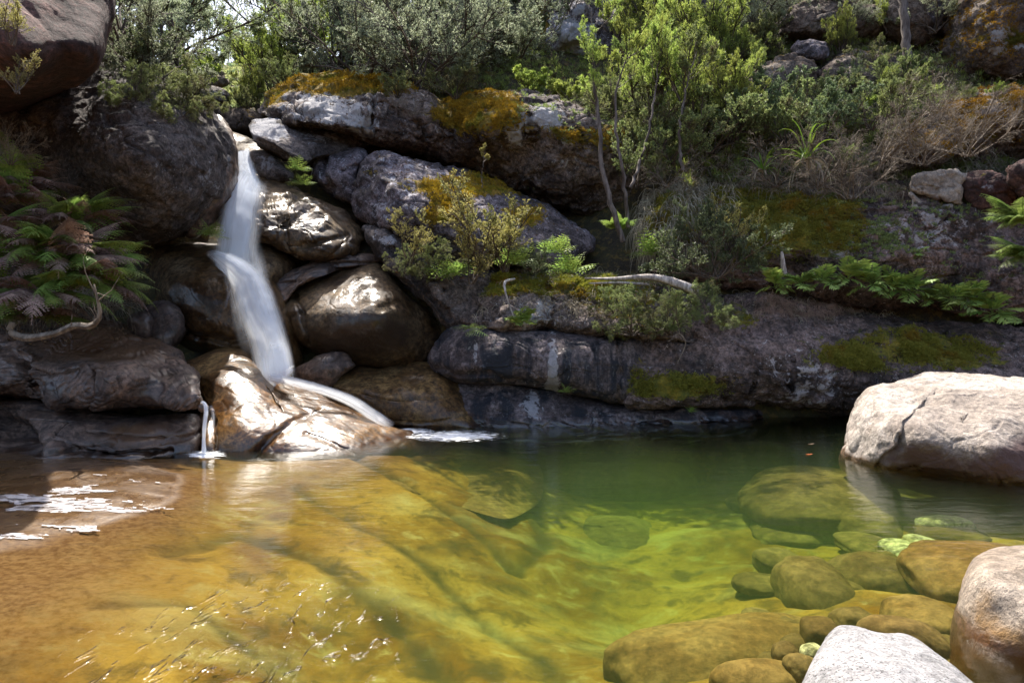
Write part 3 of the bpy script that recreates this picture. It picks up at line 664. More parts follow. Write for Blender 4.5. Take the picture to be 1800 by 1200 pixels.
rock('cliff', 'cliff', [(1078, 640), (1090, 600), (1150, 560), (1230, 528), (1300, 512), (1400, 528), (1500, 548), (1650, 565), (1850, 572), (2050, 600), (2080, 780), (1900, 790), (1700, 772), (1600, 760), (1500, 741), (1450, 736), (1385, 724), (1330, 716), (1250, 714), (1180, 720), (1105, 714), (1082, 690)],
     [(1150, 650, 9.95), (1300, 650, 10.0), (1300, 530, 11), (1300, 708, 10.15), (1500, 620, 10.4), (1500, 560, 11), (1480, 732, 10.5), (1700, 600, 10.8), (1700, 700, 10.3), (1950, 700, 9.8), (1950, 600, 10.6), (1180, 590, 10.4), (1400, 680, 10.15)], 1.2,
     'long purplish rock wall behind the far side of the pool', name='rock_wall', cat='rock wall', center=(1500, 650), box=4, lump=.12, det=.045, ls=.8,
     paint=[('moss', 1200, 680, 110, 28, .75), ('moss', 1600, 620, 200, 45, .55), ('moss', 1290, 560, 60, 30, .4), ('lichen', 1440, 690, 110, 40, .3), ('lichen', 1370, 640, 90, 30, .15), ('moss', 1120, 620, 30, 60, .3), ('stain_or_shade', 1720, 565, 200, 15, .4)])
rock('base', 'wall', [(752, 700), (790, 674), (830, 669), (900, 672), (960, 682), (1020, 695), (1085, 710), (1200, 717), (1330, 717), (1352, 735), (1345, 770), (1200, 790), (1050, 794), (930, 796), (860, 790), (810, 772), (770, 740)],
     [(850, 700, 10.1), (900, 730, 9.95), (1100, 745, 10.15), (1300, 735, 10.4), (900, 680, 10.3), (1000, 705, 10.3), (860, 765, 9.8), (1100, 780, 9.9)], .7,
     'low undercut dark rock foot sloping into the pool below the streaked band', center=(1040, 730), box=3, lump=.06, det=.022, step=.02, paint=[('lichen', 935, 702, 24, 34, .45), ('lichen', 1060, 735, 160, 20, .25), ('wet', 900, 750, 100, 20, .5), ('stain_or_shade', 830, 740, 40, 25, .6)])
rock('long', 'mossy', [(455, 203), (461, 185), (477, 162), (514, 143), (568, 134), (625, 130), (682, 138), (735, 156), (770, 172), (808, 172), (850, 162), (900, 158), (950, 168), (1000, 184), (1050, 205), (1120, 232), (1185, 262), (1196, 300), (1160, 345), (1110, 375), (1055, 385), (990, 370), (900, 336), (830, 305), (760, 281), (672, 259), (600, 240), (530, 222), (480, 213)],
     [(560, 180, 12.7), (490, 185, 13), (570, 140, 13.6), (660, 225, 12.9), (620, 185, 12.7), (700, 170, 13.2), (750, 250, 13.3), (800, 200, 12.9), (870, 200, 12.3), (880, 168, 13), (850, 250, 12.5), (900, 265, 13.1), (830, 290, 13.5), (960, 205, 12.4), (1000, 250, 12.4), (1000, 340, 13.1), (1100, 260, 12.8), (1100, 340, 13), (900, 310, 13.4)], 1.5,
     'very long mossy topped boulder stretched across the middle of the gorge', center=(800, 240), box=3, lump=.1, det=.05, ls=.9, sp=3.2,
     creases=[([(660, 150), (655, 190), (645, 240)], 7, .22), ([(668, 178), (700, 200), (735, 215), (745, 240)], 7, .14), ([(770, 175), (790, 200), (820, 240)], 8, .18), ([(930, 200), (935, 260), (900, 320)], 8, .12)],
     paint=[('moss', 570, 140, 120, 20, 1.), ('moss', 480, 175, 25, 25, .6), ('moss', 700, 152, 60, 16, .7), ('moss', 860, 200, 75, 48, .75), ('moss', 800, 195, 50, 30, .5), ('moss', 980, 235, 50, 25, .45), ('moss', 1080, 250, 80, 30, .6),
            ('lichen', 580, 190, 80, 35, .42), ('lichen', 640, 225, 30, 25, .4), ('lichen', 905, 215, 25, 40, .65), ('lichen', 960, 205, 30, 22, .6), ('lichen', 1000, 245, 20, 14, .6)])
rock('tier', 'cliff', [(1130, 400), (1148, 345), (1220, 318), (1300, 312), (1400, 300), (1550, 300), (1640, 290), (1760, 285), (1900, 280), (2060, 290), (2080, 575), (1900, 578), (1800, 562), (1650, 548), (1500, 538), (1350, 522), (1280, 512), (1200, 500), (1140, 475), (1126, 440)],
     [(1200, 420, 11.2), (1400, 400, 11.3), (1400, 490, 11.45), (1600, 350, 11.5), (1700, 450, 11.3), (1700, 540, 11.3), (1300, 318, 12.6), (1600, 300, 12.6), (1200, 490, 11.3), (1950, 400, 10.9), (1300, 505, 11.4)], 1.2,
     'mossy rock tier on the right, above the row of green ferns', name='rock_wall', cat='rock wall', center=(1560, 420), box=4, lump=.12, det=.06, ls=.9, facet=.1,
     paint=[('moss', 1330, 395, 170, 75, .85), ('moss', 1230, 350, 90, 45, .6), ('moss', 1150, 400, 20, 50, .7), ('moss', 1640, 490, 150, 30, .35), ('moss', 1470, 400, 60, 60, .35), ('lichen', 1650, 400, 110, 50, .25), ('lichen', 1460, 430, 40, 25, .45), ('stain_or_shade', 1500, 470, 180, 18, .3), ('moss', 1720, 330, 60, 25, .6)])
for key, mt, out, dep, T_, lab, kw in [
    ('paleblock', 'pale', [(1600, 314), (1604, 308), (1640, 303), (1680, 306), (1688, 312), (1689, 350), (1684, 358), (1650, 348), (1606, 336), (1600, 330)], [(1640, 330, 11.47)], .22, 'pale square cornered granite block set in the mossy right cliff', dict(paint=[('lichen', 1640, 330, 60, 40, .5), ('stain_or_shade', 1640, 350, 40, 8, .6)], facet=.06, box=7, lump=.03, frac=.07, fcell=.3)),
    ('paleblock2', 'pale', [(1599, 339), (1606, 341), (1645, 353), (1680, 365), (1676, 370), (1645, 386), (1620, 396), (1612, 393), (1602, 365)], [(1635, 365, 11.44)], .2, 'pale block split off just below the square cornered one', dict(facet=.06, box=7, lump=.03, frac=.07, fcell=.3, paint=[('stain_or_shade', 1620, 385, 30, 14, .5), ('moss', 1625, 390, 20, 10, .5)])),
    ('redrock', 'red', [(1686, 312), (1710, 300), (1745, 300), (1784, 318), (1790, 345), (1770, 372), (1720, 378), (1692, 358)], [(1740, 340, 11.42)], .3, 'dark reddish rock right of the pale blocks', dict(paint=[('lichen', 1735, 330, 20, 14, .7), ('moss', 1740, 304, 40, 10, .6)])),
    ('edgerock', 'red', [(1776, 300), (1790, 286), (1830, 280), (1900, 300), (1900, 370), (1820, 365), (1784, 345)], [(1800, 320, 10.9)], .4, 'dark rock at the right edge above the big fern', {}),
    ('orangebank', 'orange', [(1530, 275), (1560, 225), (1610, 190), (1690, 165), (1790, 155), (1900, 150), (2000, 200), (1990, 290), (1850, 292), (1760, 290), (1690, 288), (1600, 300)], [(1640, 240, 12.2), (1780, 220, 12.2), (1780, 280, 12.8), (1640, 200, 13)], .9, 'orange moss covered bank overhanging a dark slot at the right', dict(sp=4, lump=.12, det=.05)),
    ('mossdome', 'orange', [(1640, 110), (1652, 50), (1690, -10), (1760, -70), (1900, -100), (2000, 50), (1960, 170), (1850, 175), (1740, 170), (1670, 155)], [(1740, 80, 13.6), (1690, 60, 14), (1850, 60, 13.6)], 1.3, 'orange mossy dome of rock in the top right corner', dict(sp=4, lump=.14, det=.05, paint=[('lichen', 1775, 70, 45, 25, .9), ('lichen', 1750, 92, 20, 8, .9)])),
    ('lichencrag', 'lichen', [(940, 105), (944, 55), (950, 0), (985, -60), (1080, -90), (1190, -70), (1240, 20), (1210, 85), (1130, 108), (1070, 118), (1010, 128), (968, 118)], [(980, 60, 16.4), (1100, 40, 16.6), (1000, 115, 17)], 1.5, 'tall grey lichened crag behind the bright green sapling', dict(sp=4, lump=.2, det=.08, facet=.12, paint=[('moss', 948, 50, 12, 80, .9), ('moss', 1150, 60, 40, 40, .5), ('lichen', 1000, 60, 50, 50, .35)])),
    ('crag2', 'lichen', [(1130, 30), (1150, -30), (1210, -80), (1300, -60), (1310, 10), (1290, 60), (1220, 75), (1160, 65)], [(1220, 10, 16.5)], 1.2, 'second grey crag up the slope right of the lichened crag', dict(sp=4, lump=.2, det=.07, facet=.1)),
    ('slopea', 'orange', [(1300, 175), (1325, 130), (1360, 106), (1405, 102), (1440, 118), (1430, 155), (1390, 185), (1345, 205), (1312, 200)], [(1360, 150, 14)], .6, 'mossy humped rock on the brushy slope left of the strappy plant', dict(paint=[('lichen', 1365, 165, 30, 14, .9)])),
    ('slopeb', 'lichen', [(1388, 88), (1400, 72), (1430, 66), (1460, 80), (1455, 102), (1420, 108), (1395, 104)], [(1425, 88, 14.6)], .5, 'small grey rock poking from moss high on the slope', {}),
    ('slopec', 'orange', [(1370, 40), (1400, 10), (1460, 0), (1540, 15), (1560, 50), (1500, 75), (1420, 72), (1380, 65)], [(1460, 40, 15.2)], .8, 'moss covered hump at the top of the slope', {}),
    ('slopee', 'orange', [(1240, 250), (1260, 205), (1300, 190), (1340, 215), (1350, 260), (1300, 285), (1255, 280)], [(1300, 240, 13.2)], .6, 'low mossy rock on the slope left of the strappy plant', dict(sp=4)),
    ('slopef', 'orange', [(1430, 150), (1450, 110), (1500, 90), (1560, 95), (1590, 130), (1575, 185), (1510, 205), (1450, 190)], [(1500, 150, 13.9)], .9, 'broad mossy rock face left of the dark trunk', dict(sp=4, lump=.12, paint=[('lichen', 1500, 140, 30, 14, .6)])),
    ('slopeg', 'orange', [(1540, 30), (1560, -20), (1620, -50), (1680, -30), (1690, 40), (1640, 90), (1580, 85)], [(1610, 20, 15)], 1., 'mossy rock face behind the dark trunk at the top', dict(sp=4, lump=.12)),
    ('sloped', 'lichen', [(1600, 20), (1630, -20), (1670, -20), (1680, 30), (1650, 60), (1610, 50)], [(1640, 20, 15)], .6, 'grey rock beside the dark trunk near the top right', {}),
    ('crag3', 'dark', [(840, 30), (850, -10), (890, -40), (940, -30), (945, 30), (930, 70), (880, 75), (850, 60)], [(890, 20, 18.5)], 1., 'dark mossy rock high behind the grey green bush', dict(paint=[('moss', 870, 5, 40, 14, .7), ('lichen', 870, 40, 20, 16, .5)])),
    ('crag4', 'dark', [(870, 95), (890, 80), (930, 78), (945, 100), (925, 125), (885, 125)], [(905, 100, 17)], .5, 'small brown rock under the dark mossy one', dict(paint=[('lichen', 905, 100, 16, 12, .4)])),
    ('backa', 'orange', [(372, 215), (380, 190), (405, 184), (440, 192), (470, 205), (450, 232), (415, 238), (385, 235)], [(420, 208, 15.4)], .6, 'orange mossed rock just above the lip of the waterfall', {}),
    ('backb', 'dark', [(352, 165), (362, 152), (390, 155), (408, 172), (400, 188), (370, 190)], [(380, 172, 15.6)], .4, 'small dark rock above the big dark boulder', dict(paint=[('lichen', 380, 165, 20, 8, .5)])),
    ('backc', 'orange', [(316, 150), (330, 125), (360, 118), (392, 128), (400, 150), (370, 166), (335, 165)], [(355, 142, 16.5)], .6, 'rounded mossy rock among the trees at the left', {})]:
    rock(key, mt, out, dep, T_, lab, **{**dict(lump=.07, det=.04), **kw})

rock('rightpale', 'pale', [(1479, 812), (1484, 785), (1491, 757), (1500, 730), (1512, 705), (1523, 685), (1541, 675), (1580, 668), (1612, 661), (1660, 657), (1718, 656), (1760, 663), (1800, 668), (1890, 690), (1950, 740), (1965, 830), (1940, 910), (1800, 890), (1660, 872), (1560, 852), (1500, 836)],
     [(1495, 800, 7.35), (1600, 820, 6.95), (1700, 830, 6.7), (1800, 850, 6.45), (1600, 685, 7.9), (1750, 680, 7.7), (1580, 725, 7.25), (1620, 748, 6.95), (1750, 765, 6.6), (1860, 780, 6.7), (1520, 720, 7.5), (1700, 700, 7.5), (1900, 740, 7)], .95,
     'huge pale granite boulder standing in the pool at the right edge', center=(1690, 765), box=3, lump=.07, det=.035, ls=1.2, sp=3,
     creases=[([(1650, 698), (1625, 715), (1597, 745), (1585, 785), (1548, 818)], 6, .09), ([(1500, 765), (1520, 745), (1560, 725), (1600, 720)], 6, .05), ([(1660, 700), (1700, 690), (1760, 705), (1800, 700)], 5, .05), ([(1505, 730), (1540, 735)], 4, .04), ([(1700, 740), (1740, 715), (1800, 725)], 8, .06), ([(1600, 690), (1640, 680), (1690, 690)], 4, .03)],
     paint=[('stain_or_shade', 1720, 835, 230, 60, .75), ('wet', 1650, 855, 320, 16, .9), ('stain_or_shade', 1600, 790, 60, 35, .3), ('stain_or_shade', 1860, 800, 90, 90, .6)])  # lower front painted dark for both its shade and wet reddish staining
rock('brboulder', 'pinkpale', [(1672, 1150), (1684, 1060), (1698, 1000), (1715, 975), (1745, 961), (1785, 956), (1835, 960), (1900, 1000), (1960, 1100), (1980, 1250), (1900, 1380), (1760, 1340), (1690, 1240)],
     [(1750, 1080, 3.3), (1750, 990, 3.45), (1760, 1180, 3.2), (1850, 1050, 3.2), (1760, 962, 3.7), (1800, 1250, 3.2)], .32,
     'upright pinkish boulder with amber stained base at the lower right edge', center=(1800, 1120), box=2.6, lump=.03, det=.02, ls=2, sp=3,
     paint=[('stain_or_shade', 1760, 1200, 170, 115, 1.), ('moss', 1780, 1130, 60, 14, .2), ('wet', 1760, 1210, 160, 60, .8), ('stain_or_shade', 1730, 1040, 40, 50, .28)])
rock('fgwhite', 'white', [(1385, 1300), (1425, 1178), (1447, 1135), (1468, 1108), (1486, 1101), (1515, 1104), (1543, 1116), (1580, 1110), (1622, 1124), (1662, 1155), (1702, 1186), (1745, 1226), (1800, 1300), (1760, 1420), (1600, 1450), (1440, 1420)],
     [(1490, 1120, 2.75), (1550, 1120, 2.8), (1600, 1135, 2.75), (1580, 1180, 2.45), (1500, 1190, 2.4), (1680, 1200, 2.4), (1580, 1290, 2.2), (1500, 1350, 2.15), (1700, 1350, 2.2)], .35,
     'white speckled granite boulder cut off by the bottom edge', center=(1570, 1240), box=2.6, lump=.03, det=.012, ls=2, sp=3, creases=[([(1540, 1112), (1550, 1140), (1600, 1170)], 14, .03)])

def stone(key, mat, u, v, z, rw, rh, tilt, hgt, label, name='submerged_stone'):
    """a rounded stone lying on the bed; rw, rh are its half sizes in pixels, z the height of its middle"""
    c = on_z(u, v, z)
    rx = rw / F * c[1]; ry = rh * c[1] ** 2 / (F * (CAMH - z)) * .9
    rs = int(u * 7 + v)
    nt, nf = 96, 48
    th = np.linspace(0, 2 * math.pi, nt, endpoint=False); ph = np.linspace(0, math.pi, nf)[1:-1]
    d = np.stack([np.outer(np.sin(ph), np.cos(th)), np.outer(np.sin(ph), np.sin(th)), np.outer(np.cos(ph), np.ones(nt))], -1).reshape(-1, 3)
    d = np.vstack([[[0, 0, 1]], d, [[0, 0, -1]]])
    sg = np.sign(d) * np.abs(d) ** .82
    sg = sg / (np.abs(sg) ** 2.5).sum(1, keepdims=True) ** .4
    r = 1 + .16 * fbm(d * 1., 1.1, 2, rs) + .05 * fbm(d, 3., 4, rs + 3)
    P = sg * r[:, None] * np.array([rx, ry, max(hgt, .3 * min(rx, ry))])
    a = R(-tilt * .7)
    P = P @ np.array([[math.cos(a), math.sin(a), 0], [-math.sin(a), math.cos(a), 0], [0, 0, 1]])
    n = nf - 2; idx = 1 + np.arange(n * nt).reshape(n, nt)
    A, B = idx[:-1], idx[1:]
    q = np.stack([A, B, np.roll(B, -1, 1), np.roll(A, -1, 1)], -1).reshape(-1, 4)
    last = len(P) - 1
    tri = np.vstack([np.stack([np.zeros(nt, int), idx[0], np.roll(idx[0], -1)], -1), np.stack([np.full(nt, last), np.roll(idx[-1], -1), idx[-1]], -1), q[:, [0, 1, 2]], q[:, [0, 2, 3]]])
    me = mesh_np(name, P, tri)
    at_ = me.attributes.new('mask', 'FLOAT_COLOR', 'POINT')
    at_.data.foreach_set('color', np.zeros(len(P) * 4, dtype=np.float32))
    return link(name, me, M[mat], None, tuple(c - np.array([0, 0, hgt * .3])), label=label, category='stone')
for a in [
    ('s1', 'sub', 1450, 872, -.55, 138, 52, 24, .3, 'long brown boulder lying under water left of the huge pale boulder'),
    ('s2', 'sub', 1300, 795, -.8, 108, 24, 4, .3, 'dim sunken boulder near the far wall of the pool'),
    ('s3', 'sub', 1385, 930, -.8, 70, 38, 28, .2, 'yellow green sunken rock below the long brown one'),
    ('s4', 'sub', 1425, 1026, -.5, 58, 46, 8, .25, 'rounded orange brown sunken stone in the middle of the right shallows'),
    ('s5', 'sub', 1545, 1012, -.48, 80, 36, -6, .2, 'olive brown sunken stone right of the rounded orange one'),
    ('s6', 'subgold', 1740, 1003, -.27, 132, 62, 10, .2, 'broad flat orange brown stone just under the surface behind the upright boulder'),
    ('s7', 'subgold', 1625, 1086, -.34, 68, 40, 16, .16, 'golden brown sunken stone above the white speckled boulder'),
    ('s8', 'subgold', 1280, 1150, -.52, 225, 62, -22, .25, 'large tawny sunken boulder sloping along the bottom of the picture'),
    ('s9', 'subgold', 1345, 1203, -.33, 100, 34, 4, .15, 'bright orange sunken stone at the bottom edge'),
    ('s10', 'sub', 1444, 1108, -.27, 32, 22, 10, .1, 'round grey brown cobble beside the white speckled boulder'),
    ('s11', 'subpale', 1660, 917, -.42, 46, 10, 3, .08, 'narrow white sunken stone in front of the huge pale boulder'),
    ('s12', 'subpale', 1580, 963, -.45, 30, 17, 14, .08, 'pale oval stone under water left of the broad orange stone'),
    ('s13', 'subpale', 1625, 955, -.42, 24, 15, -30, .07, 'pale stone tucked against the broad orange stone'),
    ('s14', 'sub', 1585, 1118, -.2, 70, 22, 35, .14, 'broken brown stone with a dark edge behind the white speckled boulder'),
    ('s15', 'sub', 1380, 1148, -.26, 24, 17, 20, .08, 'small pale brown pebble left of the white speckled boulder'),
    ('s16', 'sub', 1408, 1172, -.22, 30, 17, -10, .08, 'smooth pebble touching the left foot of the white speckled boulder'),
    ('s17', 'subpale', 1430, 1148, -.24, 22, 14, 0, .07, 'whitish pebble just left of the white speckled boulder'),
    ('s18', 'sub', 1500, 1090, -.33, 40, 20, -8, .1, 'small amber stone above the peak of the white speckled boulder'),
    ('s19', 'sub', 1060, 830, -.85, 150, 40, 6, .22, 'wide olive sunken rock in the far middle of the pool'),
    ('s20', 'sub', 1080, 935, -.98, 72, 34, 12, .12, 'yellow sunken rock near the deepest green water'),
    ('s21', 'sub', 1520, 915, -.6, 60, 30, 20, .2, 'dark brown sunken rock beneath the left end of the huge pale boulder'),
    ('s22', 'sub', 1680, 940, -.5, 60, 20, 5, .1, 'brown sunken rock behind the broad orange stone')]:
    stone(*a)
rp = random.Random(5)
for k_ in range(24):
    u_, v_ = rp.uniform(1330, 1790), rp.uniform(880, 1190)
    p_ = on_z(u_, v_, -.4); zz = float(bed_z(p_[0], p_[1]))
    o_ = stone('p%d' % k_, 'sub', u_, v_, zz + .03, rp.uniform(22, 52), rp.uniform(12, 26), rp.uniform(-40, 40), rp.uniform(.06, .12), 'brown pebble on the pool bed in the right shallows')
    o_['group'] = 'pebbles on the bed of the right shallows'
rock('sunkslab', 'subgold', [(590, 800), (650, 785), (740, 778), (830, 782), (900, 792), (945, 815), (955, 850), (950, 880), (915, 905), (880, 912), (820, 895), (740, 870), (660, 842), (600, 822)],
     [(u_, v_, float(on_z(u_, v_, z_)[1])) for u_, v_, z_ in ((600, 810, -.14), (650, 805, -.16), (660, 835, -.21), (900, 900, -.52), (900, 850, -.48), (830, 800, -.36), (780, 870, -.38), (720, 840, -.27), (940, 840, -.58), (740, 785, -.24))], .12,
     'cracked flat slab under water in front of the foot of the falls', 'submerged_slab', 'stone', box=4, lump=.03, det=.012,
     creases=[([(650, 790), (760, 825), (870, 860)], 4, .07), ([(850, 785), (870, 830), (890, 880)], 5, .1), ([(700, 850), (800, 830)], 4, .05), ([(870, 800), (905, 795), (935, 830)], 6, .1)], paint=[('stain_or_shade', 900, 810, 40, 25, .6)])

# ------------------------------------------------------------------ plants
MAT = {}
MAT['grey'] = leaf_mat('grey_green_leaves', (.21, .25, .16), (.42, .47, .31), (.18, .21, .1), .5)
MAT['bright'] = leaf_mat('bright_feathery_leaves', (.24, .31, .06), (.5, .57, .14), (.17, .22, .06), .55)
MAT['yellow'] = leaf_mat('yellow_green_leaves', (.26, .26, .07), (.52, .48, .17), (.17, .19, .06), .5)
MAT['mid'] = leaf_mat('mid_green_leaves', (.14, .18, .06), (.3, .34, .13), (.13, .12, .06), .5)
MAT['dark'] = leaf_mat('dark_green_leaves', (.09, .13, .055), (.2, .25, .12), None, .4)
MAT['tree'] = leaf_mat('backlit_tree_leaves', (.28, .33, .12), (.52, .56, .24), (.17, .27, .16), .6)
MAT['bluetree'] = leaf_mat('blue_green_gum_leaves', (.2, .32, .24), (.38, .52, .38), None, .55)
MAT['fern'] = leaf_mat('green_fern', (.17, .28, .06), (.36, .47, .11), (.13, .18, .05), .4)
MAT['brownfern'] = leaf_mat('dead_brown_fern', (.25, .15, .13), (.45, .31, .26), (.16, .1, .08), .25, .8)
MAT['dry'] = leaf_mat('dry_grass', (.24, .2, .14), (.52, .46, .35), (.1, .08, .05), .25, .8)
MAT['litter'] = leaf_mat('leaf_litter', (.08, .045, .02), (.25, .17, .1), (.04, .03, .02), .15, .8)
MAT['moss'] = leaf_mat('moss_tufts', (.24, .14, .012), (.42, .27, .02), (.16, .16, .02), .3, .9)
MAT['greenmoss'] = leaf_mat('green_moss_tufts', (.19, .2, .025), (.34, .33, .05), (.3, .2, .02), .35, .9)
MAT['strap'] = leaf_mat('strap_leaves', (.09, .16, .015), (.19, .3, .03), None, .4)
MAT['bark'] = bark_mat('grey_brown_bark', (.05, .035, .028), (.17, .14, .125))
MAT['twig'] = bark_mat('thin_twigs', (.05, .035, .025), (.12, .09, .07))
MAT['drytwig'] = bark_mat('bare_dry_twigs', (.1, .075, .055), (.27, .22, .17))
MAT['wood'] = bark_mat('bleached_dead_wood', (.2, .17, .15), (.52, .47, .43), 30, .3)

def rng(s): return np.random.default_rng(s)
def unit(a): return a / (np.linalg.norm(a, axis=-1, keepdims=True) + 1e-9)

def grow(g, base, dirs, L, k, bend=.35, up=.0, grav=.0):
    """curved polylines: base (n,3), dirs (n,3), L (n,) -> (n,k,3)"""
    n = len(base); P = np.zeros((n, k, 3)); P[:, 0] = base; d = unit(dirs)
    for j in range(1, k):
        d = unit(d + g.normal(0, bend / math.sqrt(k), (n, 3)) + np.array([0, 0, up - grav * j / k]))
        P[:, j] = P[:, j - 1] + d * (L / (k - 1))[:, None]
    return P

def kids(g, P, m, a0, a1, ang, lf, k, bend, up=0., grav=0., L=None):
    n, kk, _ = P.shape
    t = g.uniform(a0, a1, (n, m)); f = t * (kk - 1); i = np.clip(f.astype(int), 0, kk - 2); fr = (f - i)[..., None]
    ar = np.arange(n)[:, None]
    base = P[ar, i] * (1 - fr) + P[ar, i + 1] * fr
    tan = unit(P[ar, i + 1] - P[ar, i])
    rnd = unit(g.normal(size=(n, m, 3))); perp = unit(rnd - (rnd * tan).sum(-1, keepdims=True) * tan)
    an = np.radians(g.uniform(ang * .6, ang * 1.3, (n, m)))[..., None]
    d = tan * np.cos(an) + perp * np.sin(an)
    if L is None:
        tot = np.linalg.norm(P[:, -1] - P[:, 0], axis=1)[:, None] * np.ones((n, m))
        L = tot * lf * (1.15 - t * .75) * g.uniform(.7, 1.2, (n, m))
    return grow(g, base.reshape(-1, 3), d.reshape(-1, 3), L.reshape(-1), k, bend, up, grav)

def tubes(P, r0, r1, sides=3):
    """P (n,k,3), radii start/end (n,)"""
    n, k, _ = P.shape
    r0 = np.broadcast_to(r0, (n,)); r1 = np.broadcast_to(r1, (n,))
    T = np.gradient(P, axis=1); T = unit(T)
    ref = np.where(np.abs(T[..., 2:3]) > .9, np.array([1., 0, 0]), np.array([0, 0, 1.]))
    A = unit(np.cross(T, ref)); B = np.cross(T, A)
    t = np.linspace(0, 1, k)[None, :, None]
    rr = (r0[:, None, None] * (1 - t) + r1[:, None, None] * t)
    th = np.arange(sides) / sides * 2 * math.pi
    V = P[:, :, None] + rr[:, :, None] * (A[:, :, None] * np.cos(th)[None, None, :, None] + B[:, :, None] * np.sin(th)[None, None, :, None])
    idx = np.arange(n * k * sides).reshape(n, k, sides)
    a = idx[:, :-1]; b = idx[:, 1:]
    Fq = np.stack([a, np.roll(a, -1, 2), np.roll(b, -1, 2), b], -1).reshape(-1, 4)
    return V.reshape(-1, 3), Fq

def leaves(g, pos, dirs, L, W_, flat=.0):
    """diamond leaves; pos, dirs (n,3)"""
    n = len(pos); d = unit(dirs)
    s = unit(np.cross(d, g.normal(size=(n, 3)) * (1 - flat) + np.array([0, 0, 1.]) * flat))
    nrm = np.cross(d, s)
    L = np.broadcast_to(L, (n,))[:, None] * g.uniform(.7, 1.25, (n, 1)); W_ = np.broadcast_to(W_, (n,))[:, None]
    a = pos; m = pos + d * L * .45 + nrm * L * .06
    V = np.stack([a, m + s * W_ * .5, pos + d * L, m - s * W_ * .5], 1).reshape(-1, 3)
    return V, np.arange(n * 4).reshape(-1, 4)

def on_twigs(g, P, m, t0=.15, spread=.9):
    n, k, _ = P.shape
    t = g.uniform(t0, 1, (n, m)); f = t * (k - 1); i = np.clip(f.astype(int), 0, k - 2); fr = (f - i)[..., None]
    ar = np.arange(n)[:, None]
    p = P[ar, i] * (1 - fr) + P[ar, i + 1] * fr
    tan = unit(P[ar, i + 1] - P[ar, i])
    d = unit(tan + spread * g.normal(size=(n, m, 3)))
    return p.reshape(-1, 3), d.reshape(-1, 3)

def shrub_meshes(name, seed, H, spread, nst, kinds_):
    """kinds_: leaf length, width, leaves per twig, twigs per branch, branches per stem, up bias, grav"""
    g = rng(seed)
    ll, lw, lpt, tpb, bps, up, gv = kinds_
    az = g.uniform(0, 2 * math.pi, nst); el = np.radians(90 - spread * np.sqrt(g.uniform(.02, 1, nst)))
    d = np.stack([np.cos(az) * np.cos(el), np.sin(az) * np.cos(el), np.sin(el)], -1)
    st = grow(g, g.normal(0, H * .04, (nst, 3)) * np.array([1, 1, 0]), d, H * g.uniform(.65, 1.1, nst), 8, .35, .02)
    br = kids(g, st, bps, .25, 1., 42, .42, 6, .4, up, gv)
    tw = kids(g, br, tpb, .15, 1., 38, .5, 4, .35, up, gv)
    p, dd = on_twigs(g, np.concatenate([tw]), lpt)
    p2, d2 = on_twigs(g, br[:, -4:], max(2, lpt // 2))
    p = np.vstack([p, p2]); dd = np.vstack([dd, d2]); dd[:, 2] += up * 2
    V, Fq = leaves(g, p, dd, ll, lw)
    fol = mesh_np(name + '_foliage', V, Fq, False)
    q_ = .55 if name == 'bare' else 1.
    a = tubes(st, H * .014 * q_, H * .005 * q_); b = tubes(br, H * .0055 * q_, H * .002 * q_); c = tubes(tw, H * .0025 * q_, H * .001)
    stem = cat_mesh(name + '_stem', [a, b, c])
    return stem, fol

def protos():
    D = {}
    # key: (stem, foliage, leaf material, stem material, real height)
    def add(k, seed, H, spread, n, kinds_, lm, sm='twig'):
        D[k] = []
        for j in range(2):
            s_, f_ = shrub_meshes(k, seed + j * 31, H, spread, n, kinds_)
            s_.materials.append(MAT[sm]); f_.materials.append(MAT[lm]); D[k].append((s_, f_, H))
    add('grey', 1, 2.2, 62, 13, (.055, .02, 10, 11, 12, .08, 0), 'grey')
    add('feather', 2, 1.9, 38, 10, (.065, .012, 12, 11, 13, .28, 0), 'bright')
    add('mid', 3, 1.4, 60, 11, (.05, .019, 10, 10, 11, .12, 0), 'mid')
    add('dense', 4, 1.0, 72, 12, (.035, .016, 10, 9, 11, .06, 0), 'dark')
    add('sparse', 5, 1.1, 42, 7, (.028, .016, 9, 8, 9, .12, 0), 'yellow')
    add('droop', 6, 1.2, 75, 11, (.055, .01, 11, 10, 11, .1, .42), 'mid')
    add('bare', 7, 1.3, 70, 16, (.02, .004, 1, 9, 10, .02, .1), 'dry', 'drytwig')
    add('low', 8, .5, 70, 11, (.045, .018, 9, 7, 8, .12, 0), 'bright')
    return D
PR = protos()
pc = [0]
def shrub(kind, u, v, Y, scale, label, name='shrub', cat='shrub', group=None, rot=None, tilt=(0, 0), lm=None):
    """v is the foot of the plant"""
    pc[0] += 1; rs = random.Random(pc[0])
    s_, f_, H = PR[kind][pc[0] % 2]
    if u > 1290 and v < 200: scale *= .72
    t = thing(name, label, cat, tuple(at(u, v, Y)), (R(tilt[0]), R(tilt[1]), rs.uniform(0, 6.28) if rot is None else rot), group, scale)
    link('stem', s_, None, t)
    o = link('foliage', f_, None, t)
    if lm:
        o.material_slots[0].link = 'OBJECT'; o.material_slots[0].material = MAT[lm]
    return t

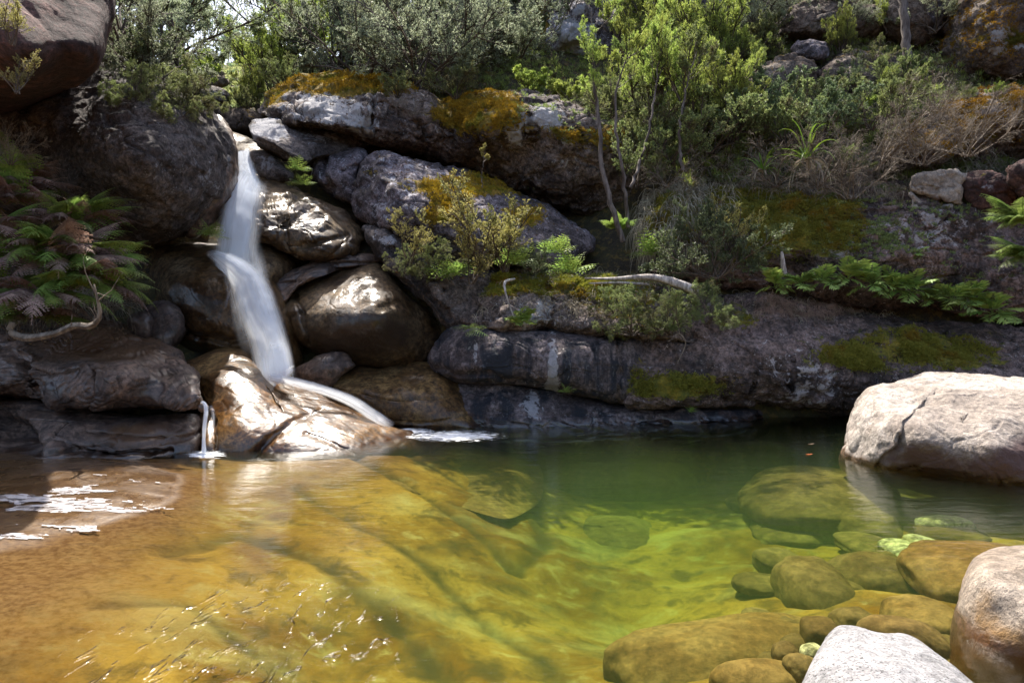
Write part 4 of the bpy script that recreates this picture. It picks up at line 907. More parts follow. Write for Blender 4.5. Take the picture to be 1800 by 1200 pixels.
# --- ferns
def frond_mesh(name, seed, L=.7, width=.22, n=24, droop=.9, sub=9, curl=0., pw=.24):
    g = rng(seed)
    t = np.linspace(0, 1, 14)
    x = L * (t - .12 * droop * t ** 3); z = L * (.42 * t - .55 * droop * t ** 2 + .0 * t) ; y = curl * L * t ** 2
    P = np.stack([x, y, z], -1)
    ts = np.linspace(.16, .99, n)
    V, Fs = [], []
    parts = [tubes(P[None], np.array([.006 * L / .7]), np.array([.0015]))]
    for side in (-1, 1):
        for tt in ts:
            tt = min(.995, tt + g.uniform(-.012, .012))
            f = tt * 13; i = min(12, int(f)); fr = f - i
            p = P[i] * (1 - fr) + P[i + 1] * fr; tan = unit(P[i + 1] - P[i])
            w = width * (math.sin(math.pi * min(1, (tt + .08)) ** .75) ** .8) * L * g.uniform(.88, 1.08)
            w = max(w, .02 * L)
            lat = np.array([0, side, 0.])
            d = unit(lat + tan * .55 + np.array([0, 0, -.18 - .3 * g.random()]))
            nb = np.cross(d, tan); nb = unit(nb)
            inpl = unit(tan - (tan @ d) * d)
            m = sub
            ss = (np.arange(m) + .5) / m
            q = p + d[None] * (w * ss)[:, None] - np.array([0, 0, 1.]) * (w * .25 * ss ** 2)[:, None]
            pl = w * pw * (1 - ss * .82)
            for sg in (-1, 1):
                tip = q + (inpl * sg)[None] * pl[:, None] + d[None] * (pl * .35)[:, None]
                b0 = q - d[None] * (w / m * .5); b1 = q + d[None] * (w / m * .48)
                V.append(np.stack([b0, b1, tip + d[None] * (w / m * .18), tip - d[None] * (w / m * .12)], 1).reshape(-1, 3))
    VV = np.vstack(V); parts.append((VV, np.arange(len(VV)).reshape(-1, 4)))
    return cat_mesh(name, parts)
FR = [frond_mesh('frond', 40 + j, .8, .24, 20, .7 + .25 * j, 7, (-.1, .12, .05)[j]) for j in range(3)]
def coarse_frond(name, seed, L=.34, n=8):
    g = rng(seed)
    t = np.linspace(0, 1, 9)
    P = np.stack([L * (t - .1 * t ** 3), .05 * L * g.normal() * t ** 2, L * (.4 * t - .55 * t ** 2)], -1)
    parts = [tubes(P[None], np.array([.003]), np.array([.001]))]
    V = []
    for tt in np.concatenate([np.linspace(.18, .93, n)]):
        f = tt * 8; i = min(7, int(f)); p = P[i] * (1 - f + i) + P[i + 1] * (f - i); tan = unit(P[i + 1] - P[i])
        for sd_ in (-1, 1):
            w = L * .46 * (math.sin(math.pi * min(1, tt + .1) ** .8) ** .7) * g.uniform(.85, 1.1)
            d = unit(np.array([0, sd_, 0.]) + tan * .8 + np.array([0, 0, -.25 + .2 * g.normal()]))
            s_ = unit(tan - (tan @ d) * d) * L * .052
            q = p + d * w
            V += [p, p + d * w * .4 - s_, q, p + d * w * .4 + s_]
    VV = np.array(V); parts.append((VV, np.arange(len(VV)).reshape(-1, 4)))
    return cat_mesh(name, parts)
FRC = [coarse_frond('frond', 80 + j, .36, 7 + j) for j in range(3)]
for m_ in FRC: m_.materials.append(MAT['fern'])
FRS = [frond_mesh('frond', 50 + j, .34, .36, 8, .5 + .3 * j, 3, (.1, -.1)[j], .15) for j in range(2)]
for m_ in FR + FRS: m_.materials.append(MAT['fern'])

def fern(u, v, Y, n, size, label, small=False, az=(0, 360), el=(5, 55), mats=('fern',), group=None, name='fern'):
    pc[0] += 1; rs = random.Random(pc[0] * 3 + 1)
    t = thing(name, label, 'fern', tuple(at(u, v, Y)), (0, 0, 0), group)
    src = FRC if (small and Y > 10.6 and u > 1200) or small == 2 else FRS if small else FR
    n = int(n * 1.5); size *= 1.35 if small else 1.25
    for k in range(n):
        a = R(az[0] + (az[1] - az[0]) * (k + rs.uniform(.1, .9)) / n)
        e = R(rs.uniform(*el))
        mt = rs.choice(mats)
        o = link('frond', rs.choice(src), None, t)
        o.rotation_euler = (rs.uniform(-.25, .25), -e, a)
        s = size * rs.uniform(.7, 1.15); o.scale = (s, s, s)
        if mt != 'fern':
            o.material_slots[0].link = 'OBJECT'; o.material_slots[0].material = MAT[mt]
    return t

# left bank fern thicket
B_, G_ = 'brownfern', 'fern'
for (u, v, Y, n, s, az, el, mats, lab) in [
    (40, 470, 8.6, 13, 1.0, (-150, 60), (-5, 50), (G_, G_, B_), 'big fern with bright green fronds at the middle of the left thicket'),
    (120, 400, 8.8, 12, .9, (-130, 60), (0, 45), (B_, G_), 'green and brown fern against the dark boulder, top right of the left thicket'),
    (10, 360, 8.8, 12, .95, (-140, 60), (0, 50), (B_, B_, G_), 'mostly brown fern at the top of the left thicket'),
    (150, 500, 8.5, 13, .95, (-130, 50), (-15, 35), (G_, G_, B_), 'green fern leaning toward the waterfall, right end of the left thicket'),
    (60, 560, 8.5, 10, .8, (-150, 30), (-10, 30), (B_, G_), 'low fern in the shade just above the bent dead branch'),
    (-40, 520, 8.2, 12, 1.0, (-120, 70), (-5, 45), (B_, G_), 'brownish fern entering from the left edge above the ledge'),
    (90, 440, 8.3, 12, .8, (-140, 50), (-10, 30), (B_, B_, G_), 'drooping dead brown fern hanging over green ones'),
    (-30, 420, 8.4, 11, .9, (-110, 60), (0, 45), (G_, B_), 'green fern at the left edge under the brown one'),
    (20, 330, 9.0, 12, .9, (-140, 60), (0, 60), (B_, B_, G_), 'tallest brown fern at the top left of the thicket'),
    (110, 460, 8.4, 13, 1.0, (-140, 50), (-15, 45), (G_, B_), 'wide green fern in the centre front of the left thicket'),
    (70, 520, 8.1, 12, .9, (-140, 40), (-20, 30), (B_, G_, B_), 'brown fronds hanging over the bent dead branch'),
    (190, 455, 8.9, 9, .75, (-110, 40), (-10, 30), (G_, B_), 'small fern tip reaching over the dark gap beside the falls')]:
    fern(u, v, Y, n, s, lab, az=az, el=el, mats=mats)
# row of ferns on the ledge at the right
row = [(1362, 505, .9), (1405, 500, .8), (1445, 497, .8), (1490, 490, 1.0), (1530, 500, .85), (1568, 508, .9), (1602, 512, 1.0), (1635, 528, .7), (1672, 528, 1.0), (1712, 528, .8), (1745, 552, 1.05)]
desc = ['leftmost small fern of the row on the right ledge, beside the hanging bush', 'second small fern from the left in the row on the right ledge', 'small fern left of the tallest one in the row on the ledge', 'tallest fern of the row on the right ledge', 'small fern just right of the tallest in the row',
        'fern with fronds drooping over the ledge, left of the brightest', 'brightest fern of the row, in the middle of the ledge', 'little fern in the gap of the row on the ledge', 'star shaped fern right of the gap in the row', 'dull fern between the last two in the row', 'rightmost fern of the row, hanging lowest over the wall']
for (u, v, s), lab in zip(row, desc):
    fern(u, v, 10.95, 9, s * 1.02, lab, True, (-200, 20), (-25, 75), group='ferns in a row on the right ledge')
for u, v, Y, n, s, lab, sm, az, el in [
    (1800, 395, 10.4, 9, .75, 'large arching fern coming in at the right edge', False, (120, 250), (0, 40)),
    (1815, 455, 10.3, 8, .7, 'lower arching fern at the right edge', False, (130, 240), (-10, 30)),
    (918, 570, 10.15, 11, .7, 'small bright fern growing from the crack above the streaked band', 2, (-190, 10), (0, 70)),
    (828, 578, 10.05, 6, .7, 'tiny fern at the left end of the crack above the streaked band', True, (-160, -20), (-30, 20)),
    (1085, 405, 11.5, 9, .5, 'bushy green fern at the foot of the thin grey trunks', False, (-200, 20), (0, 50)),
    (800, 485, 10.4, 9, 1.1, 'green fern spreading left under the yellow green bush', True, (-220, -40), (-10, 40)),
    (905, 465, 10.5, 9, .9, 'green fern right of the yellow green bush', True, (-200, 20), (0, 50)),
    (975, 445, 10.6, 8, .9, 'bright fern tuft at the right tip of the lichen covered boulder', True, (-180, 20), (0, 60)),
    (522, 300, 12.1, 7, .7, 'dark green fern in the gap between the grey boulders above the falls', True, (-200, 20), (0, 70)),
    (530, 325, 12.0, 6, .6, 'small fern lower in the gap between the grey boulders', True, (-200, 20), (-10, 50)),
    (372, 415, 10.5, 8, .7, 'little fern under the big dark boulder next to the upper fall', True, (-180, 20), (-20, 50)),
    (1255, 880, 1, 0, 1, '', True, (0, 1), (0, 1)),
    (995, 690, 9.95, 6, .4, 'tiny green plant on the lip of the streaked band near the water', True, (-180, 0), (0, 70)),
    (1215, 725, 10.0, 6, .35, 'tiny sprout at the foot of the wall by the water', True, (-180, 0), (0, 70)),
    (1605, 450, 11.1, 6, .6, 'small fern high on the mossy tier above the row', True, (-190, 10), (0, 40)),
    (1000, 480, 10.7, 9, 1., 'small bright fern at the left end of the grey log', True, (-200, 20), (0, 60)),
    (1145, 450, 11.2, 9, 1.1, 'fern on the soil behind the grey log', True, (-200, 20), (0, 60)),
]:
    if n: fern(u, v, Y, n, s, lab, sm, az, el, name='fern')

# --- shrubs one by one
for a in [
    ('grey', 640, 150, 15.5, 1.15, 'large grey green bush standing on the long mossy boulder'),
    ('grey', 735, 165, 14.2, 1.05, 'bluish grey bush on the middle of the long mossy boulder'),
    ('grey', 790, 150, 15.4, 1.1, 'dull grey green bush right behind the bluish one'),
    ('mid', 800, 175, 13.6, .6, 'dark low bush at the hollow in the long mossy boulder'),
    ('mid', 700, 175, 13.3, .42, 'small bush hanging over the front of the long mossy boulder'),
    ('feather', 1150, 225, 13.6, 1.05, 'tall feathery yellow green bush right of the thin trunks'),
    ('feather', 1215, 255, 13.0, 1.0, 'feathery bush on the slope, lit on top'),
    ('mid', 1250, 270, 12.8, 1.0, 'dense green bush above the hanging dry grass'),
    ('mid', 1180, 290, 12.5, .8, 'mid green bush behind the foot of the slope'),
    ('feather', 1290, 170, 14.6, .9, 'light green bush below the second grey crag'),
    ('feather', 1255, 150, 15, 1.1, 'yellow green bush high under the second grey crag'),
    ('mid', 1330, 260, 12.9, .7, 'green bush just left of the strappy plant'),
    ('droop', 1110, 590, 10.05, .6, 'soft green bush hanging over the wall under the grey log'),
    ('droop', 1175, 590, 10.05, .6, 'soft hanging bush at the right end of the grey log'),
    ('droop', 1080, 555, 10.3, .42, 'left part of the hanging greenery under the grey log'),
    ('droop', 1245, 570, 10.2, .6, 'feathery green bush trailing down the wall right of the log'),
    ('dense', 1255, 490, 10.7, 1.15, 'dark green shrub in front of the mossy tier'),
    ('dense', 1230, 430, 11.0, .75, 'dark leafy shrub beside the hanging dry grass'),
    ('sparse', 1280, 440, 10.7, .75, 'pale leaved twiggy shrub against the moss of the tier'),
    ('sparse', 850, 475, 10.35, 1.25, 'yellow green small leaved bush in front of the lichen covered boulder'),
    ('sparse', 885, 478, 10.5, 1.0, 'second yellow green bush right beside the taller one'),
    ('sparse', 830, 500, 10.3, .6, 'low yellow green bush at the foot of the taller one'),
    ('droop', 770, 490, 10.4, .5, 'green shrub left of the yellow green bush'),
    ('sparse', 720, 462, 10.4, .7, 'sprawling yellow green sprig over the dark diagonal slab'),
    ('droop', 715, 480, 10.6, .36, 'small green sprig beside the sprawling one'),
    ('dense', 940, 480, 10.7, .5, 'dark shrub on the moss ledge behind the small fern'),
    ('mid', 1395, 180, 13.6, .45, 'glossy leaved shrub above the strappy plant'),
    ('mid', 1440, 190, 13.7, .8, 'dark green shrub right of the mossy humped rock'),
    ('low', 1490, 215, 13.2, 1.3, 'bright lime green bush right of the strappy plant'),
    ('low', 1465, 245, 12.8, .9, 'small lime green bush under the brighter one'),
    ('feather', 1560, 190, 13.5, .5, 'yellow green bush at the foot of the dark trunk'),
    ('feather', 1610, 180, 13.4, .45, 'lime green bush by the orange mossy bank'),
    ('mid', 1530, 130, 14.2, .7, 'green bush left of the dark trunk'),
    ('dense', 1500, 160, 13.9, .9, 'dark rounded shrub halfway up the slope'),
    ('grey', 1330, 60, 16, .7, 'grey bush between the mossy rocks at the top'),
    ('mid', 1300, 100, 15.5, .7, 'olive bush under the top of the slope'),
    ('grey', 1480, 70, 15.6, .6, 'grey green bush left of the dark trunk top'),
    ('feather', 1560, 60, 15.4, .7, 'light green bush behind the dark trunk'),
    ('mid', 1700, 175, 12.9, .3, 'small green plant on the edge of the orange bank'),
    ('low', 1755, 165, 12.7, .6, 'small bright plant under the orange mossy dome'),
    ('grey', 900, 140, 16.5, .9, 'olive grey bush behind the moss knob'),
    ('low', 930, 165, 14.6, 1.2, 'low yellow green growth along the back of the long boulder'),
    ('low', 1000, 180, 14.2, 1.2, 'low green growth behind the right half of the long boulder'),
    ('feather', 1090, 80, 16.2, 1.0, 'lime green bush on top of the lichened crag'),
    ('dense', 1000, 20, 17, 1.2, 'dark bush on the crown of the lichened crag'),
    ('mid', 1060, 225, 13.7, .8, 'green shrub behind the grey trunks'),
    ('mid', 1120, 330, 12.4, .8, 'shaded shrub at the right end of the long boulder'),
    ('grey', 270, 170, 10.6, .62, 'grey green bush growing on the big dark boulder'),
    ('droop', 300, 215, 9.9, .62, 'feathery bush spilling down the front of the big dark boulder'),
    ('dense', 235, 130, 10.4, .9, 'dark bush in the gap under the reddish overhang'),
    ('droop', 240, 185, 9.7, .5, 'dark trailing growth below the reddish overhang'),
    ('grey', 215, 80, 12.5, .9, 'bush rising beside the reddish overhang'),
    ('sparse', 20, 80, 6.3, .4, 'pale leaved sprig at the left edge in front of the overhang'),
    ('sparse', 30, 165, 6.5, .38, 'twiggy shrub with little pale leaves under the overhang'),
    ('bare', 20, 290, 8.5, .5, 'bare dark twigs above the brown ferns at the left edge'),
    ('mid', 440, 210, 16, .55, 'yellowish shrub above the lip of the waterfall'),
    ('mid', 500, 160, 15.5, .6, 'green shrub left of the top of the long boulder'),
    ('low', 350, 150, 15.5, 1.4, 'low green shrub between the back rocks'),
    ('bare', 1440, 330, 11.6, .9, 'tangle of dead twigs under the strappy plant'),
    ('bare', 1540, 300, 11.9, 1.1, 'wide tangle of bare dry branches above the pale blocks'),
    ('bare', 1620, 290, 11.7, 1.0, 'bare branches sprawling in front of the orange bank'),
    ('bare', 1500, 350, 11.4, .9, 'dry twigs hanging over the edge of the mossy tier'),
    ('bare', 1700, 275, 11.7, 1.0, 'pale bare branches at the right under the orange bank'),
    ('bare', 1640, 190, 12.7, .9, 'upright bare twigs beside the orange mossy dome'),
    ('bare', 1360, 330, 11.9, .8, 'dead twigs left of the strappy plant'),
    ('bare', 1170, 330, 12, .7, 'dead twigs behind the hanging dry grass'),
    ('bare', 720, 205, 13, .4, 'dead twigs hanging over the crease of the long boulder'),
    ('mid', 1480, 310, 11.9, .5, 'weedy green shrub among the dead twigs')]:
    shrub(*a)

for a in [
    ('grey', 690, 95, 17.5, 1.3, 'pale grey green bush high behind the bluish one'),
    ('grey', 590, 135, 17.5, 1.2, 'grey bush behind the left end of the long mossy boulder'),
    ('grey', 850, 130, 17.5, 1.1, 'grey bush between the high dark rock and the moss knob'),
    ('mid', 930, 60, 19, 1.8, 'big olive bush left of the lichened crag'),
    ('grey', 800, 60, 20, 1.6, 'hazy grey bush at the top of the gully'),
    ('feather', 1160, 150, 15.5, 1.2, 'yellow green bush in front of the gap between the crags'),
    ('mid', 1200, 90, 17, 1.5, 'dark green bush under the second grey crag'),
    ('mid', 1330, 120, 15.8, 1.3, 'green bush above the mossy humped rock'),
    ('grey', 1400, 60, 16.5, 1.2, 'grey green bush above the small grey rock'),
    ('feather', 1480, 110, 15, .8, 'light bush above the dark rounded shrub'),
    ('mid', 1380, 260, 12.6, .9, 'green bush directly behind the strappy plant'),
    ('dense', 1440, 250, 12.5, 1.1, 'dark shrub behind the lime bush'),
    ('mid', 1530, 230, 12.8, .8, 'green bush right of the brightest lime bush'),
    ('mid', 1580, 160, 13.7, .9, 'green shrub at the foot of the dark thick trunk'),
    ('grey', 1640, 60, 15, .8, 'grey bush under the grey rock at the top right'),
    ('feather', 1290, 250, 12.9, .8, 'feathery bush left of the mossy humped rock'),
    ('mid', 1140, 270, 12.9, .9, 'green bush touching the right end of the long boulder'),
    ('dense', 1320, 240, 13.2, 1.3, 'dark shrub under the mossy humped rock'),
    ('mid', 1480, 20, 17, 1.5, 'olive bush on the skyline of the slope'),
    ('grey', 1250, 0, 18.5, 1.6, 'grey bush above the second grey crag'),
    ('mid', 1720, 10, 16.5, 1.4, 'bush above the orange mossy dome')]:
    shrub(*a)

for a in [
    ('feather', 430, 205, 16.5, .6, 'bright feathery shrub standing just above the lip of the falls'),
    ('feather', 480, 180, 17.5, 1.0, 'feathery light green shrub left of the long mossy boulder'),
    ('feather', 540, 150, 18, 1.3, 'feathery yellow green shrub rising behind the left end of the long boulder'),
    ('feather', 335, 165, 18, .8, 'feathery shrub between the sky gap and the big dark boulder'),
    ('tree', 300, 140, 20, 1.2, ''),
    ('feather', 610, 140, 18.5, 1.4, 'olive feathery shrub under the small second sky gap'),
    ('grey', 520, 130, 23, 1.8, 'hazy pale bush behind the feathery shrubs'),
    ('grey', 300, 110, 16, 1.3, 'fine leaved hazy bush above the big dark boulder'),
    ('droop', 330, 195, 10.2, .6, 'olive drooping bush on the shoulder of the big dark boulder')]:
    if a[0] in PR: shrub(*a)

# --- background trees
def tree(u, v, Y, H, lm, label, seed, nb=15, lean=0., crown=.42, leaf=(.14, .055), name='tree', lpt=10, tw=11, start=.06):
    g = rng(seed)
    tr = grow(g, np.zeros((1, 3)), np.array([[lean, 0, 1.]]), np.array([H]), 10, .16)
    br = kids(g, tr, nb, start, 1., 55, crown, 8, .35, .05)
    b2 = kids(g, br, 7, .25, 1., 42, .5, 6, .35, .04)
    t3 = kids(g, b2, tw, .1, 1., 40, .55, 4, .3)
    t = thing(name, label, 'tree', tuple(at(u, v, Y)))
    link('trunk', cat_mesh('trunk', [tubes(tr, H * .013, H * .004, 7)]), MAT['bark'], t)
    link('limb', cat_mesh('limb', [tubes(br, H * .005, H * .0015, 4), tubes(b2, H * .0018, H * .0007), tubes(t3, H * .0007, H * .0004)]), MAT['bark'], t)
    p, d = on_twigs(g, t3, lpt)
    V, Fq = leaves(g, p, d, leaf[0], leaf[1])
    link('crown', mesh_np('crown', V, Fq, False), MAT[lm], t)
    return t
for i, a in enumerate([
    (250, 150, 21, 6.5, 'tree', 'leafy tree rising behind the reddish overhang'),
    (320, 140, 24, 4.8, 'tree', 'light green tree at the left of the bright sky gap'),
    (335, 140, 27, 3.4, 'bluetree', 'small blue green tree just below the sky gap'),
    (510, 140, 25, 4.2, 'tree', 'yellow green tree right of the sky gap'),
    (540, 145, 22, 5.2, 'tree', 'bushy light green tree behind the mossy boulder end'),
    (455, 165, 20, 1.7, 'tree', 'young bright green tree above the waterfall'),
    (600, 140, 24, 6.8, 'bluetree', 'blue green gum tree beside the second sky gap'),
    (680, 130, 20, 6.0, 'grey', 'grey leaved tree behind the large grey green bush'),
    (760, 110, 21, 6., 'tree', 'olive tree left of the high dark rock'),
    (850, 90, 22, 5.5, 'mid', 'darker tree at the head of the gully'),
    (400, 125, 30, 2.2, 'bluetree', 'pale far tree closing the end of the gorge'),
    (210, 110, 18, 5.5, 'grey', 'dull green tree leaning out from behind the overhang'),
    (520, 120, 29, 4.2, 'tree', 'far light tree whose top frames the sky gap')]):
    u, v, Y, H, lm, lab = a
    tree(u, v, Y, H, lm, lab, 500 + i * 13)

# --- the thin grey-barked saplings in the middle, and the dark trunk
def sapling(pts, r0, r1, label, seed, lm='bright', tops=9, name='sapling', bark='bark', H=.9, leaf=(.05, .008)):
    g = rng(seed)
    P = np.array([at(u, v, Y) for u, v, Y in pts]); P = spline(P, 26, False)
    base = P[0].copy()
    P = P - base
    t = thing(name, label, 'tree', tuple(base))
    w = P.copy(); w[1:-1] += g.normal(0, .012, (len(P) - 2, 3))
    link('trunk', cat_mesh('trunk', [tubes(w[None], r0, r1, 7)]), MAT[bark], t)
    tr = P[None, 12:]
    br = kids(g, tr, tops, .15, 1., 48, 0, 7, .35, .18, 0, L=g.uniform(H * .4, H, (1, tops)))
    b2 = kids(g, br, 8, .3, 1., 36, .5, 5, .3, .2)
    t3 = kids(g, b2, 7, .1, 1., 34, .5, 4, .3, .2)
    link('branch', cat_mesh('branch', [tubes(br, .009, .003), tubes(b2, .004, .0015), tubes(t3, .002, .001)]), MAT['twig'], t)
    if lm:
        p, d = on_twigs(g, t3, 11); d[:, 2] += .6
        V, Fq = leaves(g, p, d, *leaf)
        link('crown', mesh_np('crown', V, Fq, False), MAT[lm], t)
sapling([(1095, 425, 11.2), (1078, 370, 11.2), (1062, 310, 11.3), (1055, 240, 11.4), (1050, 190, 11.5), (1042, 130, 11.6), (1040, 20, 11.8)], .05, .012, 'tall thin sapling with bright lime leaves and a grey trunk', 11)
sapling([(1104, 400, 11.3), (1100, 350, 11.3), (1093, 290, 11.3), (1082, 220, 11.4), (1085, 150, 11.5), (1120, 60, 11.6)], .035, .008, 'second thin sapling leaning close on the right of the tall one', 12)
sapling([(1108, 330, 11.6), (1135, 250, 11.8), (1150, 170, 12), (1160, 90, 12.2)], .03, .008, 'slender lime topped sapling on the edge of the slope', 13)
sapling([(1200, 300, 11.8), (1195, 230, 11.9), (1205, 160, 12), (1225, 90, 12.2)], .03, .008, 'green leaved sapling standing right of the trunks', 14, 'mid', leaf=(.045, .012))
sapling([(1598, 110, 13.8), (1592, 60, 13.9), (1588, 10, 14), (1578, -60, 14.2), (1570, -160, 14.5)], .09, .06, 'dark thick trunk rising out of the top of the slope', 15, 'mid', 10, 'tree', H=1.2)
sapling([(848, 330, 11.1), (847, 300, 11.1), (851, 275, 11.1), (849, 255, 11.1)], .008, .003, 'single thin upright sprig in front of the dark crevice', 16, 'yellow', 5, 'sprig', H=.18, leaf=(.022, .01))

# --- strap leaved plant
def strappy(u, v, Y, n, L, label, seed, mat='strap', dead=6, name='strap_leaf_plant'):
    g = rng(seed)
    t = thing(name, label, 'plant', tuple(at(u, v, Y)))
    for k in range(n + dead):
        a = g.uniform(0, 2 * math.pi); e = R(g.uniform(25, 80)) if k < n else R(g.uniform(-10, 30))
        d = np.array([[math.cos(a) * math.cos(e), math.sin(a) * math.cos(e), math.sin(e)]])
        l = L * g.uniform(.7, 1.15) * (1 if k < n else .8)
        P = grow(g, np.zeros((1, 3)), d, np.array([l]), 8, .15, 0, .5 if k < n else 1.2)[0]
        wd = .018 * np.array([.6, 1, 1.05, 1, .85, .65, .4, .05])[:, None]
        s = unit(np.cross(np.gradient(P, axis=0), np.array([0, 0, 1.]) + g.normal(0, .3, 3)))
        V = np.stack([P - s * wd, P - np.array([0, 0, .006]), P + s * wd], 1).reshape(-1, 3)
        i = np.arange(8) * 3
        Fq = np.vstack([np.stack([i[:-1] + j, i[:-1] + j + 1, i[1:] + j + 1, i[1:] + j], -1) for j in (0, 1)])
        link('leaf', mesh_np('leaf', V, Fq), MAT[mat if k < n else 'dry'], t)
strappy(1418, 280, 11.5, 18, .75, 'strap leaved plant with long green blades in the middle of the slope', 71, dead=16)
strappy(1340, 300, 11.9, 12, .5, 'small grassy plant left of the strappy one', 72)

# --- scattered small growth: one object each, nobody could count them
def scatter_pts(keys, n, seed, ok, terrain_=None):
    g = rng(seed); Ps, Ns = [], []
    for k in keys:
        r = ROCKS[k]; m = ok(r['U'], r['V'], r['N'], r['mask']) & r['front']
        Ps.append(r['P'][m]); Ns.append(r['N'][m])
    P = np.vstack(Ps) if Ps else np.zeros((0, 3)); Nn = np.vstack(Ns) if Ns else P
    if len(P) == 0: return P, Nn
    i = g.integers(0, len(P), n)
    return P[i] + g.normal(0, .012, (n, 3)), Nn[i]

hm = hillside.data
HV = np.zeros(len(hm.vertices) * 3); hm.vertices.foreach_get('co', HV); HV = HV.reshape(-1, 3)
HN = np.zeros(len(hm.vertices) * 3); hm.vertices.foreach_get('normal', HN); HN = HN.reshape(-1, 3)
def px(P):
    x, y, z = P[:, 0], P[:, 1], P[:, 2] - CAMH
    f = y * CP - z * SP; up_ = y * SP + z * CP
    return 900 + F * x / f, 600 - F * up_ / f
HU, HVv = px(HV)
def hill_pts(n, seed, u0, u1, v0, v1):
    g = rng(seed)
    m = np.where((HVv < 190 + np.clip(HU - 1080, 0, 400)) & (HU > u0) & (HU < u1) & (HVv > v0) & (HVv < v1) & (HV[:, 1] < 40))[0]
    i = g.choice(m, n)
    return HV[i] + g.normal(0, .08, (n, 3)) * np.array([1, 1, .3]), HN[i]

def tufts(name, P, Nn, seed, m, L, W_, mat, up=1., spread=.6, grav=0., label=None, parent=None, flat=0.):
    g = rng(seed); n = len(P)
    p = np.repeat(P, m, 0) + g.normal(0, L * .25, (n * m, 3)) * np.array([1, 1, .3])
    d = np.repeat(unit(Nn * .6 + np.array([0, 0, up])), m, 0) + spread * g.normal(size=(n * m, 3))
    V, Fq = leaves(g, p, d, L, W_, flat)
    o = link(name, mesh_np(name, V, Fq, False), MAT[mat], parent, kind='stuff')
    if label and not parent: o['label'] = label; o['category'] = 'ground cover'
    return o
def strands(name, P, Nn, seed, m, L, w, mat, grav=1.2, label=None, up=.5):
    g = rng(seed); n = len(P)
    p = np.repeat(P, m, 0) + g.normal(0, .03, (n * m, 3))
    d = np.repeat(Nn, m, 0) + np.array([0, 0, up]) + .5 * g.normal(size=(n * m, 3))
    Q = grow(g, p, d, L * g.uniform(.5, 1.2, n * m), 6, .5, 0, grav)
    V, Fq = tubes(Q, w, w * .35)
    o = link(name, mesh_np(name, V, Fq, False), MAT[mat], None, kind='stuff')
    o['label'] = label; o['category'] = 'dry grass'
    return o

P, Nn = hill_pts(8000, 1, 620, 1850, -120, 330)
tufts('undergrowth', P, Nn, 2, 20, .085, .022, 'mid', 1., .8, label='low green undergrowth covering the slope behind the boulders')
P, Nn = hill_pts(4200, 3, 620, 1850, -120, 330)
tufts('undergrowth', P, Nn, 4, 18, .13, .009, 'bright', 1.6, .45, label='yellow green feathery growth scattered over the slope')
P, Nn = hill_pts(2600, 5, 620, 1850, -60, 420)
tufts('leaf_litter', P, Nn, 6, 12, .07, .022, 'litter', .3, 1.2, label='fallen leaves and bark lying on the slope')
P, Nn = hill_pts(2600, 7, 1120, 1850, -60, 380)
strands('dry_grass', P, Nn, 8, 4, .34, .0055, 'dry', 1.1, 'grey brown dry grass and twigs tangled over the right slope', .9)
P, Nn = hill_pts(2200, 9, 180, 660, 90, 240)
tufts('undergrowth', P, Nn, 10, 24, .12, .03, 'tree', 1., .8, label='light green undergrowth at the head of the waterfall')

upk = ['tier', 'long', 'mossledge', 'cliff']
P, Nn = scatter_pts(['tier'], 900, 11, lambda U, V, N_, m: (N_[:, 2] > .25) & (V < 345))
strands('dry_grass', P, Nn, 12, 6, .36, .0055, 'dry', 1.9, 'dry grass hanging over the brow of the mossy tier', .2)
P, Nn = scatter_pts(['tier'], 300, 13, lambda U, V, N_, m: (U > 1130) & (U < 1290) & (V > 310) & (V < 440))
strands('dry_grass', P, Nn, 14, 7, .55, .006, 'dry', 2.4, 'thick curtain of dry grass hanging at the left end of the mossy tier', .1)
P, Nn = scatter_pts(['tier', 'long'], 1500, 15, lambda U, V, N_, m: (N_[:, 2] > .4) & (U > 900))
tufts('undergrowth', P, Nn, 16, 16, .06, .016, 'mid', 1.1, .8, label='small green weeds along the tops of the right boulders')
P, Nn = scatter_pts(['mossledge'], 700, 17, lambda U, V, N_, m: (N_[:, 2] > .35) & (V < 520))
tufts('undergrowth', P, Nn, 18, 14, .05, .013, 'mid', 1.1, .8, label='small green weeds around the grey log')
P, Nn = scatter_pts(['mossledge', 'cliff'], 420, 19, lambda U, V, N_, m: (N_[:, 2] > .2) & (V < 560) & (U > 820))
strands('dry_grass', P, Nn, 20, 4, .22, .0042, 'dry', 1.6, 'wispy dry grass trailing off the shelf above the streaked band', .3)
P, Nn = scatter_pts(['cliff'], 350, 21, lambda U, V, N_, m: (V < 552) & (U > 1330) & (U < 1800))
strands('dry_grass', P, Nn, 22, 10, .22, .002, 'brownfern', 2.2, 'dead brown roots and fronds under the row of ledge ferns', .3)
P, Nn = scatter_pts(['long', 'lichen', 'wedge'], 700, 23, lambda U, V, N_, m: (N_[:, 2] > .55))
tufts('leaf_litter', P, Nn, 24, 4, .05, .016, 'litter', .3, 1.2, label='dead leaves caught on the middle boulders')
P, Nn = scatter_pts(['ledge'], 260, 25, lambda U, V, N_, m: (N_[:, 2] > .5) & (U < 230) & (V < 600))
tufts('leaf_litter', P, Nn, 26, 4, .06, .02, 'litter', .3, 1.2, label='brown leaf litter on the left ledge under the ferns')
P, Nn = scatter_pts(['ledge'], 150, 27, lambda U, V, N_, m: (V < 580) & (U < 200))
strands('dry_grass', P + np.array([0, 0, .25]), Nn, 28, 12, .8, .003, 'dry', 1.3, 'long dry stalks arching out under the left ferns', .4)

